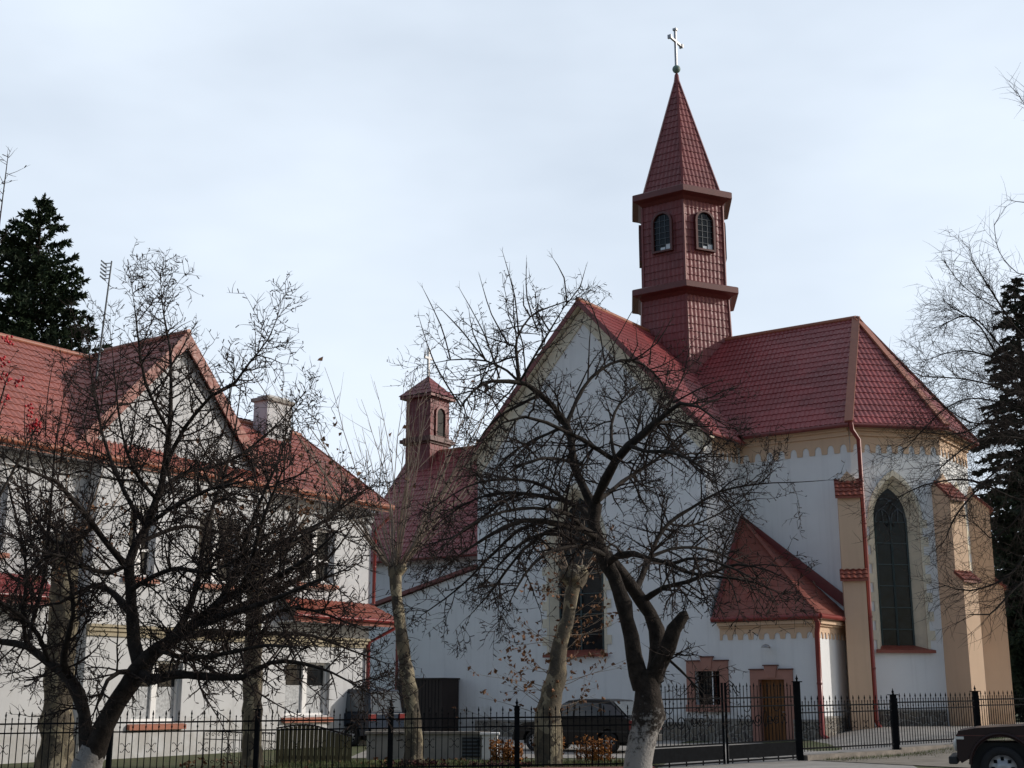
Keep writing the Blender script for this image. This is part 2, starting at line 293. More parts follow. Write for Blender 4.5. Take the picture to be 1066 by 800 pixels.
def tile_sheet(mb, poly, m, row=0.35, wave=0.19, amp=0.016, step=0.022, lift=0.0, phase=0.0):
    "pressed metal tile sheet over a planar polygon (counter-clockwise seen from outside)"
    poly = [Vector(p) for p in poly]
    n = Vector((0,0,0))
    for i in range(len(poly)): n += (poly[i]-poly[0]).cross(poly[(i+1) % len(poly)]-poly[0])
    n.normalize()
    up = Vector((0,0,1)); sdir = (up - n*up.dot(n)).normalized(); e = sdir.cross(n)
    o = poly[0]
    E_ = [(p-o).dot(e) for p in poly]; S_ = [(p-o).dot(sdir) for p in poly]
    e0, e1, s0, s1 = min(E_), max(E_), min(S_), max(S_)
    xs = []; x = e0 - wave
    prof = (0.0, 0.75, 1.0, 0.75, 0.0, -0.55)
    k = 0
    while x < e1+wave:
        xs.append((x, prof[k % 6]*amp)); x += wave/6; k += 1
    bm = bmesh.new()
    r = 0; jr = random.Random(int(abs(e0*91+s1*37))+len(poly)); jit = lambda: jr.uniform(-0.004, 0.004)
    while s0 + r*row < s1:
        a = s0+r*row; b = a+row
        st0 = step; step = st0+jit(); lo = [bm.verts.new(o+e*x+sdir*a+n*(h+step+lift+jit()*0.3)) for x, h in xs]; step = st0
        hi = [bm.verts.new(o+e*x+sdir*b+n*(h+lift)) for x, h in xs]
        ba = [bm.verts.new(o+e*x+sdir*a+n*(h+step+lift)) for x, h in xs]
        bb = [bm.verts.new(o+e*x+sdir*(a+0.004)+n*(h+lift-0.006)) for x, h in xs]
        for i in range(len(xs)-1):
            f = bm.faces.new((lo[i], lo[i+1], hi[i+1], hi[i])); f.smooth = True
            bm.faces.new((bb[i], bb[i+1], ba[i+1], ba[i]))
        r += 1
    np_ = len(poly)
    for i in range(np_):
        p, q = poly[i], poly[(i+1) % np_]
        out = (q-p).cross(n)
        if out.length < 1e-6: continue
        bmesh.ops.bisect_plane(bm, geom=bm.verts[:]+bm.edges[:]+bm.faces[:], plane_co=p, plane_no=out.normalized(), clear_outer=True, dist=1e-5)
    bm.verts.index_update()
    vs = [v.co.copy() for v in bm.verts]; off = len(mb.v); mb.v += [tuple(p) for p in vs]; mi = mb.mi(m)
    for f in bm.faces: mb.f.append(tuple(v.index+off for v in f.verts)); mb.m.append(mi); mb.sm.append(f.smooth)
    bm.free()
def scallop(mb, P, s0, s1, z0, z1, n, depth, m, gap=0.55):
    "corbel frieze: straight top, row of arches between hanging tongues below"
    per = (s1-s0)/n; pts = []
    h = z1-z0
    for k in range(n):
        a = s0+k*per; tw = per*(1-gap)/2; c = a+per/2; hw = per*gap/2; ah = h*0.52
        pts += [(a, z0), (a+tw*0.85, z0), (a+tw, z0+0.03)]
        for j in range(9):
            t = j/8; ang = math.pi*(1-t)
            pts.append((c+hw*math.cos(ang), z0+0.05+(ah-0.05)*(math.sin(ang)**0.7 if 0 < j < 8 else 0)))
        pts += [(a+per-tw, z0+0.03), (a+per-tw*0.85, z0)]
    pts += [(s1, z0), (s1, z1), (s0, z1)]
    cl = []
    for p in pts:
        if not cl or (abs(p[0]-cl[-1][0])+abs(p[1]-cl[-1][1])) > 1e-4: cl.append(p)
    mb.prism([P(x, z) for x, z in cl], depth, m)

# =================================================================== ground
def sheet(name, pts_fn, nx, ny, m, lift, kind='structure'):
    mb = MB(); vs = []; fs = []
    for j in range(ny+1):
        for i in range(nx+1):
            x, y = pts_fn(i/nx, j/ny); vs.append((x, y, ground(x, y)+lift))
    for j in range(ny):
        for i in range(nx): a = j*(nx+1)+i; fs.append((a, a+1, a+nx+2, a+nx+1))
    mb.add(vs, fs, m, True); return tag(mb.build(name, recalc=False), kind=kind)
def lerp(a, b, t): return a+(b-a)*t
def warp(t, a, c): return lerp(a, c, t)
gx = [-1200, -400, -150, -80] + [-60+2*i for i in range(61)] + [80, 150, 400, 1200]
gy = [-60, -20] + [2*i for i in range(46)] + [110, 150, 250, 500, 1500]
mb = MB(); vs = [(x, y, ground(x, y)) for y in gy for x in gx]; nx = len(gx)
mb.add(vs, [(j*nx+i, j*nx+i+1, (j+1)*nx+i+1, (j+1)*nx+i) for j in range(len(gy)-1) for i in range(nx-1)], 'grass', True)
tag(mb.build('ground', recalc=False), kind='structure')
sheet('road', lambda s, t: (lerp(-120, 120, s), lerp(3, 19.5, t)), 60, 8, 'asphalt', 0.004)
sheet('pavement', lambda s, t: (lerp(-120, 120, s), lerp(19.7, 27.6, t)), 60, 4, 'concrete', 0.11)
mb = MB(); mb.box(-120, 120, 19.5, 19.72, -0.1, 0.118, 'old_concrete'); tag(mb.build('kerb'), kind='structure')
sheet('driveway', lambda s, t: (lerp(2.6+4.5*t*0.95, 8.6+3.5*t, s), lerp(27.6, 46.0, t)), 20, 40, 'concrete', 0.008)
sheet('church_yard', lambda s, t: (lerp(-4.2, 3.0+t*4.5, s), lerp(34.6, 52, t)), 24, 24, 'concrete', 0.012)

# =================================================================== church frame
TH = R(55); u = Vector((math.sin(TH), -math.cos(TH), 0)); v = Vector((math.cos(TH), math.sin(TH), 0)); RZ = math.atan2(u.y, u.x)
def W(a, b, z=0): return u*a + v*b + Vector((0, 0, z))
CA, CB = -22.0, 46.0
church = empty('church', W(CA, CB, 0), RZ)
tag(church, 'white church with dark red metal tile roofs, hexagonal bell tower and polygonal apse', 'church')
def c(a, b, z): return Vector((a-CA, b-CB, z))
BT, BC, BN = 41.86, 44.67, 48.84
A_TR, A_TL = -20.80, -31.0; A_MID = (A_TR+A_TL)/2
A_A = -16.41; S8 = 3.458; q = S8/math.sqrt(2)
A_B = A_A+q
def pv(b): return lambda s, z: c(s, b, z)        # plane facing -v (s = a)
def pu(a): return lambda s, z: c(a, s, z)        # plane facing +u (s = b)
EZ = 11.0
# --- transept
TAP = 16.75   # roof apex height (top of tiles) at the gable
win_c = -26.35
hole = lancet(win_c, 1.22, 3.1, 9.35)
mb = MB()
gz = lambda a: TAP-0.28 - abs(a-A_MID)*1.07
wall_panel(mb, [(A_TL, -0.4), (A_TR, -0.4), (A_TR, gz(A_TR)), (A_MID, gz(A_MID)), (A_TL, gz(A_TL))], [hole, [(-21.46, 1.28), (-20.82, 1.28), (-20.82, 2.42), (-21.46, 2.42)]], pv(BT), Vector((0, 0.5, 0)), 'white')
mb.box(A_TR-0.5-CA, A_TR-CA, BT+0.502-CB, BC-0.003-CB, -0.4, gz(A_TR), 'white')
mb.box(A_TL-CA, A_TL+0.5-CA, BT+0.502-CB, 55.8-CB, -0.4, gz(A_TL), 'white')
mb.prism([c(A_TL, 55.82, -0.4), c(A_TR, 55.82, -0.4), c(A_TR, 55.82, gz(A_TR)), c(A_MID, 55.82, gz(A_MID)), c(A_TL, 55.82, gz(A_TL))], (0, 0.4, 0), 'white')
mb.box(A_TR-0.5-CA, A_TR-CA, 53.1-CB, 55.8-CB, -0.4, gz(A_TR), 'white')
mb.build('transept_wall', church)
# tan band under the raking eaves
mb = MB()
hb = 0.62
mb.prism([c(A_TL, BT-0.07, gz(A_TL)-hb-0.25), c(A_MID, BT-0.07, gz(A_MID)-hb), c(A_TR, BT-0.07, gz(A_TR)-hb-0.25), c(A_TR, BT-0.07, gz(A_TR)-0.02), c(A_MID, BT-0.07, gz(A_MID)-0.02), c(A_TL, BT-0.07, gz(A_TL)-0.02)], (0, 0.068, 0), 'cream')
mb.build('gable_band', church)
# transept roof (two slopes) + far end
def gable_roof(mb, a_l, a_r, amid, b0, b1, zap, zl, zr, mat):
    tile_sheet(mb, [c(a_r, b0, zr), c(a_r, b1, zr), c(amid, b1, zap), c(amid, b0, zap)], mat)
    tile_sheet(mb, [c(a_l, b1, zl), c(a_l, b0, zl), c(amid, b0, zap), c(amid, b1, zap)], mat)
mb = MB(); ov = 0.42; AL, AR = A_TL-ov, A_TR+ov
ezT = TAP-1.07*(AR-A_MID)
gable_roof(mb, AL, AR, A_MID, BT-0.38, 56.3, TAP, ezT, ezT, 'tile')
tr = mb.build('transept_roof', church, recalc=False)
mb = MB()   # barge boards, soffits, ridge cap
for sx in (AL, AR):
    mb.prism([c(sx, BT-0.40, ezT-0.26), c(A_MID, BT-0.40, TAP-0.24), c(A_MID, BT-0.40, TAP+0.03), c(sx, BT-0.40, ezT+0.03)], (0, 0.05, 0), 'trim')
    mb.prism([c(sx, BT-0.348, ezT-0.22), c(A_MID, BT-0.348, TAP-0.20), c(A_MID, BT-0.348, TAP-0.14), c(sx, BT-0.348, ezT-0.16)], (0, 0.345, 0), 'cream')
mb.tube([c(A_MID, BT-0.42, TAP+0.0), c(A_MID, BN, TAP+0.0)], 0.10, 8, 'ridge')
mb.build('barge_board', tr)
# --- side wall frieze and cornice helper
def cornice(name, P, s0, s1, inward, nsc, zt, parent, prof=None, mat='tan', scz=(10.08, 10.72)):
    """P(s,z) on the wall; inward = unit vector into wall; band, two mouldings and scallops in front of it"""
    mb = MB(); out = -inward
    def slab(za, zb, d):
        poly = [P(s0, za)+inward*0.02, P(s1, za)+inward*0.02, P(s1, zb)+inward*0.02, P(s0, zb)+inward*0.02]
        mb.prism(poly, out*(d+0.02), mat)
    scallop(mb, lambda s, z: P(s, z)+inward*0.02, s0, s1, scz[0]+0.04, scz[1], nsc, out*0.055, mat)
    k = scz[1]; slab(k, k+0.06, 0.12); slab(k+0.062, zt-0.12, 0.10); slab(zt-0.118, zt, 0.22)
    return mb.build(name, parent)
# --- chancel and apse: corners (outer face)
PA = (A_A, BC); PB = (A_B, BC+q); PC = (A_B, BC+q+S8); PD = (A_A, BC+2*q+S8)
n8 = Vector((1, -1, 0)).normalized(); t8 = Vector((1, 1, 0)).normalized()
pA = Vector((A_A-CA, BC-CB, 0)); pB = Vector((PB[0]-CA, PB[1]-CB, 0)); pC = Vector((PC[0]-CA, PC[1]-CB, 0)); pD = Vector((PD[0]-CA, PD[1]-CB, 0))
pn1 = lambda s, z: pA + t8*s + Vector((0, 0, z))
pn2 = lambda s, z: pB + Vector((0, s, z))
pn3 = lambda s, z: pC + Vector((-1, 1, 0)).normalized()*s + Vector((0, 0, z))
mb = MB()
mb.prism([c(A_TR+0.002, BC, -0.4), c(A_A, BC, -0.4), c(A_A, BC, EZ), c(A_TR+0.002, BC, EZ)], (0, 0.5, 0), 'white')
aw_c, aw_hw = 1.56, 0.62
wall_panel(mb, [(0.0, -0.4), (S8, -0.4), (S8, EZ), (0.0, EZ)], [lancet(aw_c, aw_hw+0.28, 3.15, 9.30)], pn1, -n8*0.55, 'white', 'cream')
wall_panel(mb, [(0.0, -0.4), (S8, -0.4), (S8, EZ), (0.0, EZ)], [lancet(S8/2, aw_hw+0.25, 3.15, 9.15)], pn2, Vector((-0.5, 0, 0)), 'white', 'cream')
wall_panel(mb, [(0.0, -0.4), (S8, -0.4), (S8, EZ), (0.0, EZ)], [], pn3, Vector((-1, -1, 0)).normalized()*0.5, 'white')
mb.box(A_TR+0.002-CA, A_A-CA, PD[1]-0.5-CB, PD[1]-CB, -0.4, EZ, 'white')
mb.build('chancel_wall', church)
cornice('corbel_frieze', pv(BC), A_TR+0.10, A_A-0.0, Vector((0, 1, 0)), 9, EZ, church)
cornice('corbel_frieze', pn1, 0.02, S8-0.02, -n8, 8, EZ, church)
cornice('corbel_frieze', pn2, 0.02, S8-0.02, Vector((-1, 0, 0)), 8, EZ, church)
cornice('corbel_frieze', pn3, 0.02, S8-0.02, Vector((-1, -1, 0)).normalized(), 8, EZ, church)
cornice('corbel_frieze', pu(A_TR), BT+0.62, BC-0.10, Vector((-1, 0, 0)), 6, EZ, church)
# roof over chancel and apse
ovc = 0.42; RZc = 16.30; EZR = 11.12
AE = A_A-q*0.0-1.0
def off_corner(p, k):  # eave corner pushed out
    cx, cy = A_A-CA-0.0, BN-CB
    return p
d22 = ovc*math.tan(R(22.5))
eA = c(A_A+d22, BC-ovc, EZR); eB = c(A_B+ovc, BC+q-d22, EZR); eC = c(A_B+ovc, BC+q+S8+d22, EZR); eD = c(A_A+d22, PD[1]+ovc, EZR)
ridgeE = c(-17.35, BN, RZc); ridgeW = c(A_MID, BN, RZc)
mb = MB()
tile_sheet(mb, [c(A_MID, BC-ovc, EZR), eA, ridgeE, ridgeW], 'tile')
tile_sheet(mb, [eA, eB, ridgeE], 'tile'); tile_sheet(mb, [eB, eC, ridgeE], 'tile'); tile_sheet(mb, [eC, eD, ridgeE], 'tile')
tile_sheet(mb, [eD, c(A_MID, PD[1]+ovc, EZR), ridgeW, ridgeE], 'tile')
cr = mb.build('chancel_roof', church, recalc=False)
mb = MB()
for e_ in (eA, eB, eC, eD):
    d = (ridgeE-e_)
    mb.bar(e_+Vector((0, 0, 0.05)), ridgeE+Vector((0, 0, 0.05)), 0.30, 0.07, 'ridge')
mb.tube([ridgeW+Vector((0, 0, 0.02)), ridgeE+Vector((0, 0, 0.02))], 0.10, 8, 'ridge')
mb.build('hip_cap', cr)
# soffit + gutters
mb = MB()
def gutter(p, q_, m='trim', r=0.085):
    mb.tube([p, q_], r, 8, m)
ringo = [c(A_TR+ovc, BC-ovc, EZR-0.06), eA-Vector((0,0,.06)), eB-Vector((0,0,.06)), eC-Vector((0,0,.06)), eD-Vector((0,0,.06))]
cen = c(-17.5, BN, EZR)
for p, q_ in zip(ringo[:-1], ringo[1:]):
    dp = Vector((0, 0, -0.02)); gutter(p+dp, q_+dp)
gutter(c(A_TR+ovc, BT-0.3, ezT-0.06), c(A_TR+ovc, BC-ovc, ezT-0.06))
inr = [c(A_TR+0.1, BC+0.02, EZR-0.10), pA*1+Vector((0.0, 0.02, EZR-0.10)), pB+Vector((-0.02, 0.01, EZR-0.10)), pC+Vector((-0.02, -0.01, EZR-0.10)), pD+Vector((0, -0.02, EZR-0.10))]
for i in range(4):
    mb.prism([ringo[i]+Vector((0,0,-.02)), ringo[i+1]+Vector((0,0,-.02)), inr[i+1], inr[i]], (0, 0, 0.03), 'cream')
mb.prism([c(A_TR-0.02, BT-0.3, EZ+0.0), c(A_TR+ovc-0.02, BT-0.3, ezT-0.10), c(A_TR+ovc-0.02, BC-0.02, ezT-0.10), c(A_TR-0.02, BC-0.02, EZ+0.0)], (0, 0, 0.03), 'cream')
mb.build('gutter', church)
# --- buttresses
def buttress(px, ang, name='buttress', shift=0.0, hw=0.38):
    d = Vector((math.cos(ang), math.sin(ang), 0)); s = Vector((-d.y, d.x, 0)); o = Vector(px)+s*shift
    mb = MB()
    prof = [(-0.3, -0.4), (0.90, -0.4), (0.90, 5.52), (0.62, 5.74), (0.62, 8.48), (0.05, 8.98), (-0.3, 8.98)]
    mb.prism([o+s*(-hw)+d*x+Vector((0, 0, z)) for x, z in prof], s*(2*hw), 'tan')
    b = mb.build(name, church)
    for (x0, z0, x1, z1) in ((1.02, 5.42, 0.60, 5.76), (0.75, 8.34, 0.02, 9.02)):
        mb = MB(); w2 = hw+0.09
        P4 = [o+s*w2+d*x0+Vector((0,0,z0+.10)), o-s*w2+d*x0+Vector((0,0,z0+.10)), o-s*w2+d*x1+Vector((0,0,z1+.10)), o+s*w2+d*x1+Vector((0,0,z1+.10))]
        nn = (P4[1]-P4[0]).cross(P4[2]-P4[0])
        if nn.z < 0: P4 = P4[::-1]
        tile_sheet(mb, P4, 'tile_orange', row=0.24, wave=0.2, amp=0.02, step=0.03)
        dn = Vector((0, 0, -0.07))
        mb.prism([p+Vector((0, 0, -0.02)) for p in P4], dn, 'tile_orange')
        mb.build('tile_cap', b, recalc=False)
    mb = MB(); mb.prism([o-s*(hw+0.02)+d*0.10+Vector((0, 0, 8.95)), o+s*(hw+0.02)+d*0.10+Vector((0, 0, 8.95)), o+d*0.10+Vector((0, 0, 9.42))], -d*0.28, 'tan'); mb.build('pediment', b)
    return b
buttress(pA, R(-67.5), shift=-0.16); buttress(pB, R(-22.5)); buttress(pC, R(22.5)); buttress(pD, R(67.5))
# --- plinth of fieldstone
mb = MB()
def plinth(P, s0, s1, outv, z1):
    mb = MB()
    mb.prism([P(s0, -0.3), P(s1, -0.3), P(s1, z1), P(s0, z1)], outv*0.09, 'stone')
    mb.prism([P(s0, z1+0.002), P(s1, z1+0.002), P(s1, z1+0.07), P(s0, z1+0.07)], outv*0.11, 'concrete'); mb.build('stone_plinth', church)
plinth(pn1, 0.5, S8-0.5, n8, 1.05); plinth(pn2, 0.5, S8-0.5, Vector((1,0,0)), 1.05)
plinth(pv(BT), A_TL, -21.9, Vector((0,-1,0)), 0.62)
# --- annex (sacristy)
AX0, AX1 = A_TR+0.0, -16.95
ann_h = 4.05
door_c, door_hw = -18.59, 0.47
mb = MB()
wall_panel(mb, [(AX0+0.002, -0.4), (AX1, -0.4), (AX1, ann_h), (AX0+0.002, ann_h)],
   [[(door_c-door_hw, -0.35), (door_c+door_hw, -0.35), (door_c+door_hw, 2.12), (door_c-door_hw, 2.12)], [(AX0+0.02, 1.28), (-20.50, 1.28), (-20.50, 2.42), (AX0+0.02, 2.42)]], pv(BT), Vector((0, 0.35, 0)), 'white', 'pink')
mb.box(AX1-0.35-CA, AX1-CA, BT+0.352-CB, BC-0.002-CB, -0.4, ann_h, 'white')
mb.build('annex_wall', church)
cornice('corbel_frieze', pv(BT), AX0+0.35, AX1-0.0, Vector((0, 1, 0)), 9, ann_h, church, scz=(3.42, 3.86))
cornice('corbel_frieze', pu(AX1), BT+0.0, BC-0.02, Vector((-1, 0, 0)), 9, ann_h, church, scz=(3.42, 3.86))
ax_e = 4.22; ap = c(AX0+0.05, BC-0.03, 8.05)
fL = c(AX0+0.28, BT-0.25, ax_e); fR = c(AX1+0.25, BT-0.25, ax_e); bR = c(AX1+0.25, BC-0.02, ax_e)
mb = MB()
tile_sheet(mb, [fL, fR, ap], 'tile_orange', row=0.35, wave=0.19, amp=0.006, step=0.008)
tile_sheet(mb, [fR, bR, ap], 'tile_orange', row=0.35, wave=0.19, amp=0.006, step=0.008)
ar = mb.build('annex_roof', church, recalc=False)
mb = MB()
mb.bar(fR+Vector((0, 0, 0.04)), ap+Vector((0, 0, 0.04)), 0.16, 0.05, 'tile_orange')
mb.bar(fL+Vector((0.0, 0, 0.03)), ap+Vector((0, 0, 0.03)), 0.16, 0.06, 'trim')
e2 = c(AX1+0.05, BC-0.03, ax_e+0.42)
mb.prism([ap+Vector((0, -0.01, -0.3)), e2+Vector((0, -0.01, -0.05)), e2+Vector((0, -0.01, 0.42)), ap+Vector((0, -0.01, 0.14))], (0, -0.06, 0), 'trim')
mb.prism([c(AX0+0.2, BT-0.2, ax_e-0.08), c(AX1+0.2, BT-0.2, ax_e-0.08), c(AX1+0.2, BC-0.02, ax_e-0.08), c(AX0+0.2, BC-0.02, ax_e-0.08)], (0, 0, -0.06), 'cream')
mb.build('roof_flashing', ar)
mb = MB(); gutter(fL+Vector((-.1, -.06, -.06)), fR+Vector((.06, -.06, -.06)), 'pipe', 0.095); gutter(fR+Vector((.06, -.06, -.06)), bR+Vector((.06, 0, -.06)), 'pipe', 0.095)
mb.build('gutter', church)
mb = MB()
plinth(pv(BT-0.0), AX0-1.08, door_c-0.74, Vector((0,-1,0)), 0.75); plinth(pv(BT), door_c+0.74, AX1, Vector((0,-1,0)), 0.75); plinth(pu(AX1), BT-0.09, BC-0.6, Vector((1,0,0)), 0.85)
# annex door and window with brown-pink frames
def eared_frame(mb, cx, hw, z0, z1, fw, out, P, sill):
    o = out*0.07
    for s in (-1, 1):
        a, b = sorted((cx+s*hw, cx+s*(hw+fw)))
        mb.prism([P(a, z0), P(b, z0), P(b, z1), P(a, z1)], o, 'pink')
    mb.prism([P(cx-hw-fw, z1+0.001), P(cx+hw+fw, z1+0.001), P(cx+hw+fw, z1+fw*1.05), P(cx-hw-fw, z1+fw*1.05)], o, 'pink')
    kz = z1+fw*1.05
    mb.prism([P(cx-0.17, z1+0.06), P(cx+0.17, z1+0.06), P(cx+0.23, kz+0.13), P(cx-0.23, kz+0.13)], out*0.11, 'pink')
    mb.prism([P(cx-0.27, kz+0.131), P(cx+0.27, kz+0.131), P(cx+0.27, kz+0.17), P(cx-0.27, kz+0.17)], out*0.14, 'trim_dark')
    for s in (-1, 1):
        a, b = sorted((cx+s*0.28, cx+s*(hw+fw+0.03)))
        mb.prism([P(a, kz+0.001), P(b, kz+0.001), P(b, kz+0.04), P(a, kz+0.04)], out*0.11, 'trim_dark')
    if sill: mb.prism([P(cx-hw-fw-0.02, z0-0.24), P(cx+hw+fw+0.02, z0-0.24), P(cx+hw+fw+0.02, z0-0.001), P(cx-hw-fw-0.02, z0-0.001)], out*0.14, 'pink')
OUT = Vector((0, -1, 0))
mb = MB(); mb.box(door_c-door_hw-CA, door_c+door_hw-CA, BT+0.24-CB, BT+0.30-CB, 0.02, 2.12, 'wood_door')
for k in range(1, 6): mb.box(door_c-door_hw+k*0.157-0.006-CA, door_c-door_hw+k*0.157+0.006-CA, BT+0.236-CB, BT+0.239-CB, 0.05, 2.09, 'dark_wood')
dr = mb.build('door', church)
mb = MB(); eared_frame(mb, door_c, door_hw, 0.0, 2.12, 0.30, OUT, pv(BT-0.002), False); mb.build('door_frame', dr)
mb = MB(); mb.tube([c(door_c+0.36, BT+0.21, 1.05), c(door_c+0.36, BT+0.16, 1.05), c(door_c+0.26, BT+0.16, 1.05)], 0.014, 6, 'steel'); mb.build('door_handle', dr)
awc, awh = -20.98, 0.48
mb = MB(); eared_frame(mb, awc, awh, 1.28, 2.42, 0.32, OUT, pv(BT-0.002), True); wf = mb.build('grated_window', church)
mb = MB(); mb.box(awc-awh-CA, awc+awh-CA, BT+0.27-CB, BT+0.28-CB, 1.28, 2.42, 'glass'); mb.build('pane', wf)
mb = MB()
for k in range(1, 8): x = awc-awh+k*awh/4; mb.bar(c(x, BT+0.03, 1.28), c(x, BT+0.03, 2.42), 0.02, 0.02, 'iron')
for k in range(1, 6): z = 1.28+k*0.19; mb.bar(c(awc-awh, BT+0.05, z), c(awc+awh, BT+0.05, z), 0.02, 0.02, 'iron')
mb.build('window_grate', wf)
# wall lamp over the door
mb = MB(); mb.tube([c(-18.62, BT, 3.17), c(-18.62, BT-0.22, 3.24)], 0.02, 6, 'iron'); mb.lathe([(0.02, 0.10), (0.09, 0.08), (0.17, 0.0), (0.15, -0.01), (0.03, 0.02)], 12, 'steel', c(-18.62, BT-0.3, 3.18))
mb.build('wall_lamp', church)
# --- church windows
def quoins(mb, P, cx, hw, z0, z1, zs, out, fw=0.14):
    "toothed stone surround of a lancet, arch band above the springing"
    z = z0; k = 0
    while z < zs-0.05:
        zz = min(z+0.33, zs); wd = fw+(0.16 if k % 2 else -0.04)
        for s in (-1, 1):
            a, b = sorted((cx+s*hw, cx+s*(hw+wd)))
            mb.prism([P(a, z+0.002), P(b, z+0.002), P(b, zz), P(a, zz)], out*(0.03+0.006*(k % 2)), 'cream')
        z = zz; k += 1
    inner = [p for p in lancet(cx, hw, z0, z1)[2:]]
    outer = [p for p in lancet(cx, hw+fw, z0, z1+fw*1.5)[2:]]
    zmin = inner[0][1]
    poly = [(x, max(z, zmin)) for x, z in outer] + inner[::-1]
    mb.prism([P(x, z) for x, z in poly], out*0.04, 'cream')
def church_window(P, cx, hw, z0, z1, out, inset, splay, tracery, name='lancet_window', barmat='green_lead', lab=None):
    mb = MB(); zs = z1-hw*1.75
    quoins(mb, lambda s, z: P(s, z)+out*0.003, cx, hw, z0, z1, lancet(cx, hw, z0, z1)[2][1], out)
    w_ = mb.build(name, church)
    if lab: w_['label'] = lab
    g = hw-splay
    mb = MB(); iv = -out*inset
    outer = lancet(cx, hw-0.004, z0+0.004, z1-0.006); inner = lancet(cx, g, z0+0.02, z1-splay*1.4)
    n = len(outer)
    A_ = [P(*p)-out*0.02 for p in outer]; B_ = [P(*p)+iv for p in inner]
    mb.add(A_+B_, [(i, (i+1) % n, (i+1) % n+n, i+n) for i in range(n)], 'cream')
    mb.build('splayed_reveal', w_)
    mb = MB(); pts = [P(*p)+iv+out*0.004 for p in inner]
    mb.add(pts, [tuple(t) for t in tessellate_polygon([pts])], 'glass'); mb.build('pane', w_)
    mb = MB(); ob = out*0.03+iv
    zt = z1-splay*1.4; zsp = lancet(cx, g, z0, zt)[2][1]
    mb.bar(P(cx, z0)+ob, P(cx, zsp)+ob, 0.06, 0.05, barmat)
    for s in (-1, 1): mb.bar(P(cx+s*(g-0.02), z0)+ob, P(cx+s*(g-0.02), zsp)+ob, 0.05, 0.05, barmat)
    z = z0+0.72
    while z < zsp: mb.bar(P(cx-g, z)+ob, P(cx+g, z)+ob, 0.035, 0.03, barmat); z += 0.76
    if tracery:
        def arc(pts): mb.tube([P(*p)+ob for p in pts], 0.028, 5, 'lead')
        for s in (-1, 1):
            arc([(cx+s*g*0.06, zsp-0.05), (cx+s*g*0.12, zsp+0.14), (cx+s*g*0.5, zsp+0.34), (cx+s*g*0.86, zsp+0.16), (cx+s*g*0.95, zsp-0.2)])
            arc([(cx, zsp+0.62), (cx+s*g*0.30, zsp+0.44), (cx+s*g*0.52, zsp+0.32)])
            arc([(cx, zsp+0.62), (cx+s*g*0.28, zsp+0.72), (cx+s*g*0.58, zsp+0.66)])
            arc([(cx, zsp), (cx+s*g*0.2, zsp-0.3), (cx+s*g*0.45, zsp-0.1), (cx+s*g*0.5, zsp+0.32)])
    else:
        for s in (-1, 1): mb.bar(P(cx, zsp)+ob, P(cx+s*g*0.5, zsp+(zt-zsp)*0.55)+ob, 0.03, 0.03, barmat)
        mb.bar(P(cx, zsp)+ob, P(cx, zt)+ob, 0.04, 0.03, barmat)
    mb.build('window_bar', w_)
    mb = MB(); ow = hw+0.22
    tilt = [P(cx-ow, z0-0.02)+out*0.16, P(cx+ow, z0-0.02)+out*0.16, P(cx+g, z0+0.16)+iv+out*0.02, P(cx-g, z0+0.16)+iv+out*0.02]
    mb.prism(tilt, (0, 0, -0.10), 'tile_orange'); mb.build('window_sill', w_)
church_window(pn1, aw_c, aw_hw+0.28, 3.15, 9.30, n8, 0.42, 0.28, True, lab='tall lancet window with curved tracery at its head')
church_window(pn2, S8/2, aw_hw+0.25, 3.15, 9.15, Vector((1,0,0)), 0.40, 0.25, True)
church_window(pv(BT), win_c, 1.22, 3.1, 9.35, Vector((0,-1,0)), 0.38, 0.25, False)
# --- downpipes
def downpipe(pts, r=0.065, par=church):
    mb = MB(); mb.tube(pts, r, 8, 'pipe')
    p, q_ = Vector(pts[-2]), Vector(pts[-1])
    k = 1
    for i in range(len(pts)-1):
        a, b = Vector(pts[i]), Vector(pts[i+1])
        if abs(b.z-a.z) > 2:
            m_ = int(abs(b.z-a.z)/1.8)
            for j in range(1, m_+1):
                cc = a.lerp(b, j/(m_+1)); mb.lathe([(r, -0.03), (r+0.014, -0.03), (r+0.014, 0.03), (r, 0.03)], 8, 'trim', cc)
    return mb.build('downpipe', par)
dA = Vector((math.cos(R(-67.5)), math.sin(R(-67.5)), 0)); kA = pA + dA*0.36 + Vector((-dA.y, dA.x, 0))*0.31
downpipe([eA+Vector((0.1, -0.06, -0.05)), eA+Vector((0.12, -0.05, -0.3)), kA+Vector((0.0, 0, 10.5)), kA+Vector((0, 0, 6)), kA+Vector((0, 0, 0.75)), kA+Vector((0.2, -0.25, 0.5))], 0.085)
downpipe([fR+Vector((-0.1, -0.06, -0.08)), fR+Vector((-0.04, -0.02, -0.3)), c(AX1+0.10, BT-0.12, 3.6), c(AX1+0.10, BT-0.12, 0.35), c(AX1+0.35, BT-0.3, 0.2)], 0.09)
downpipe([c(-35.0, BT-0.1, 5.0), c(-35.0, BT-0.1, 0.2)], 0.06)
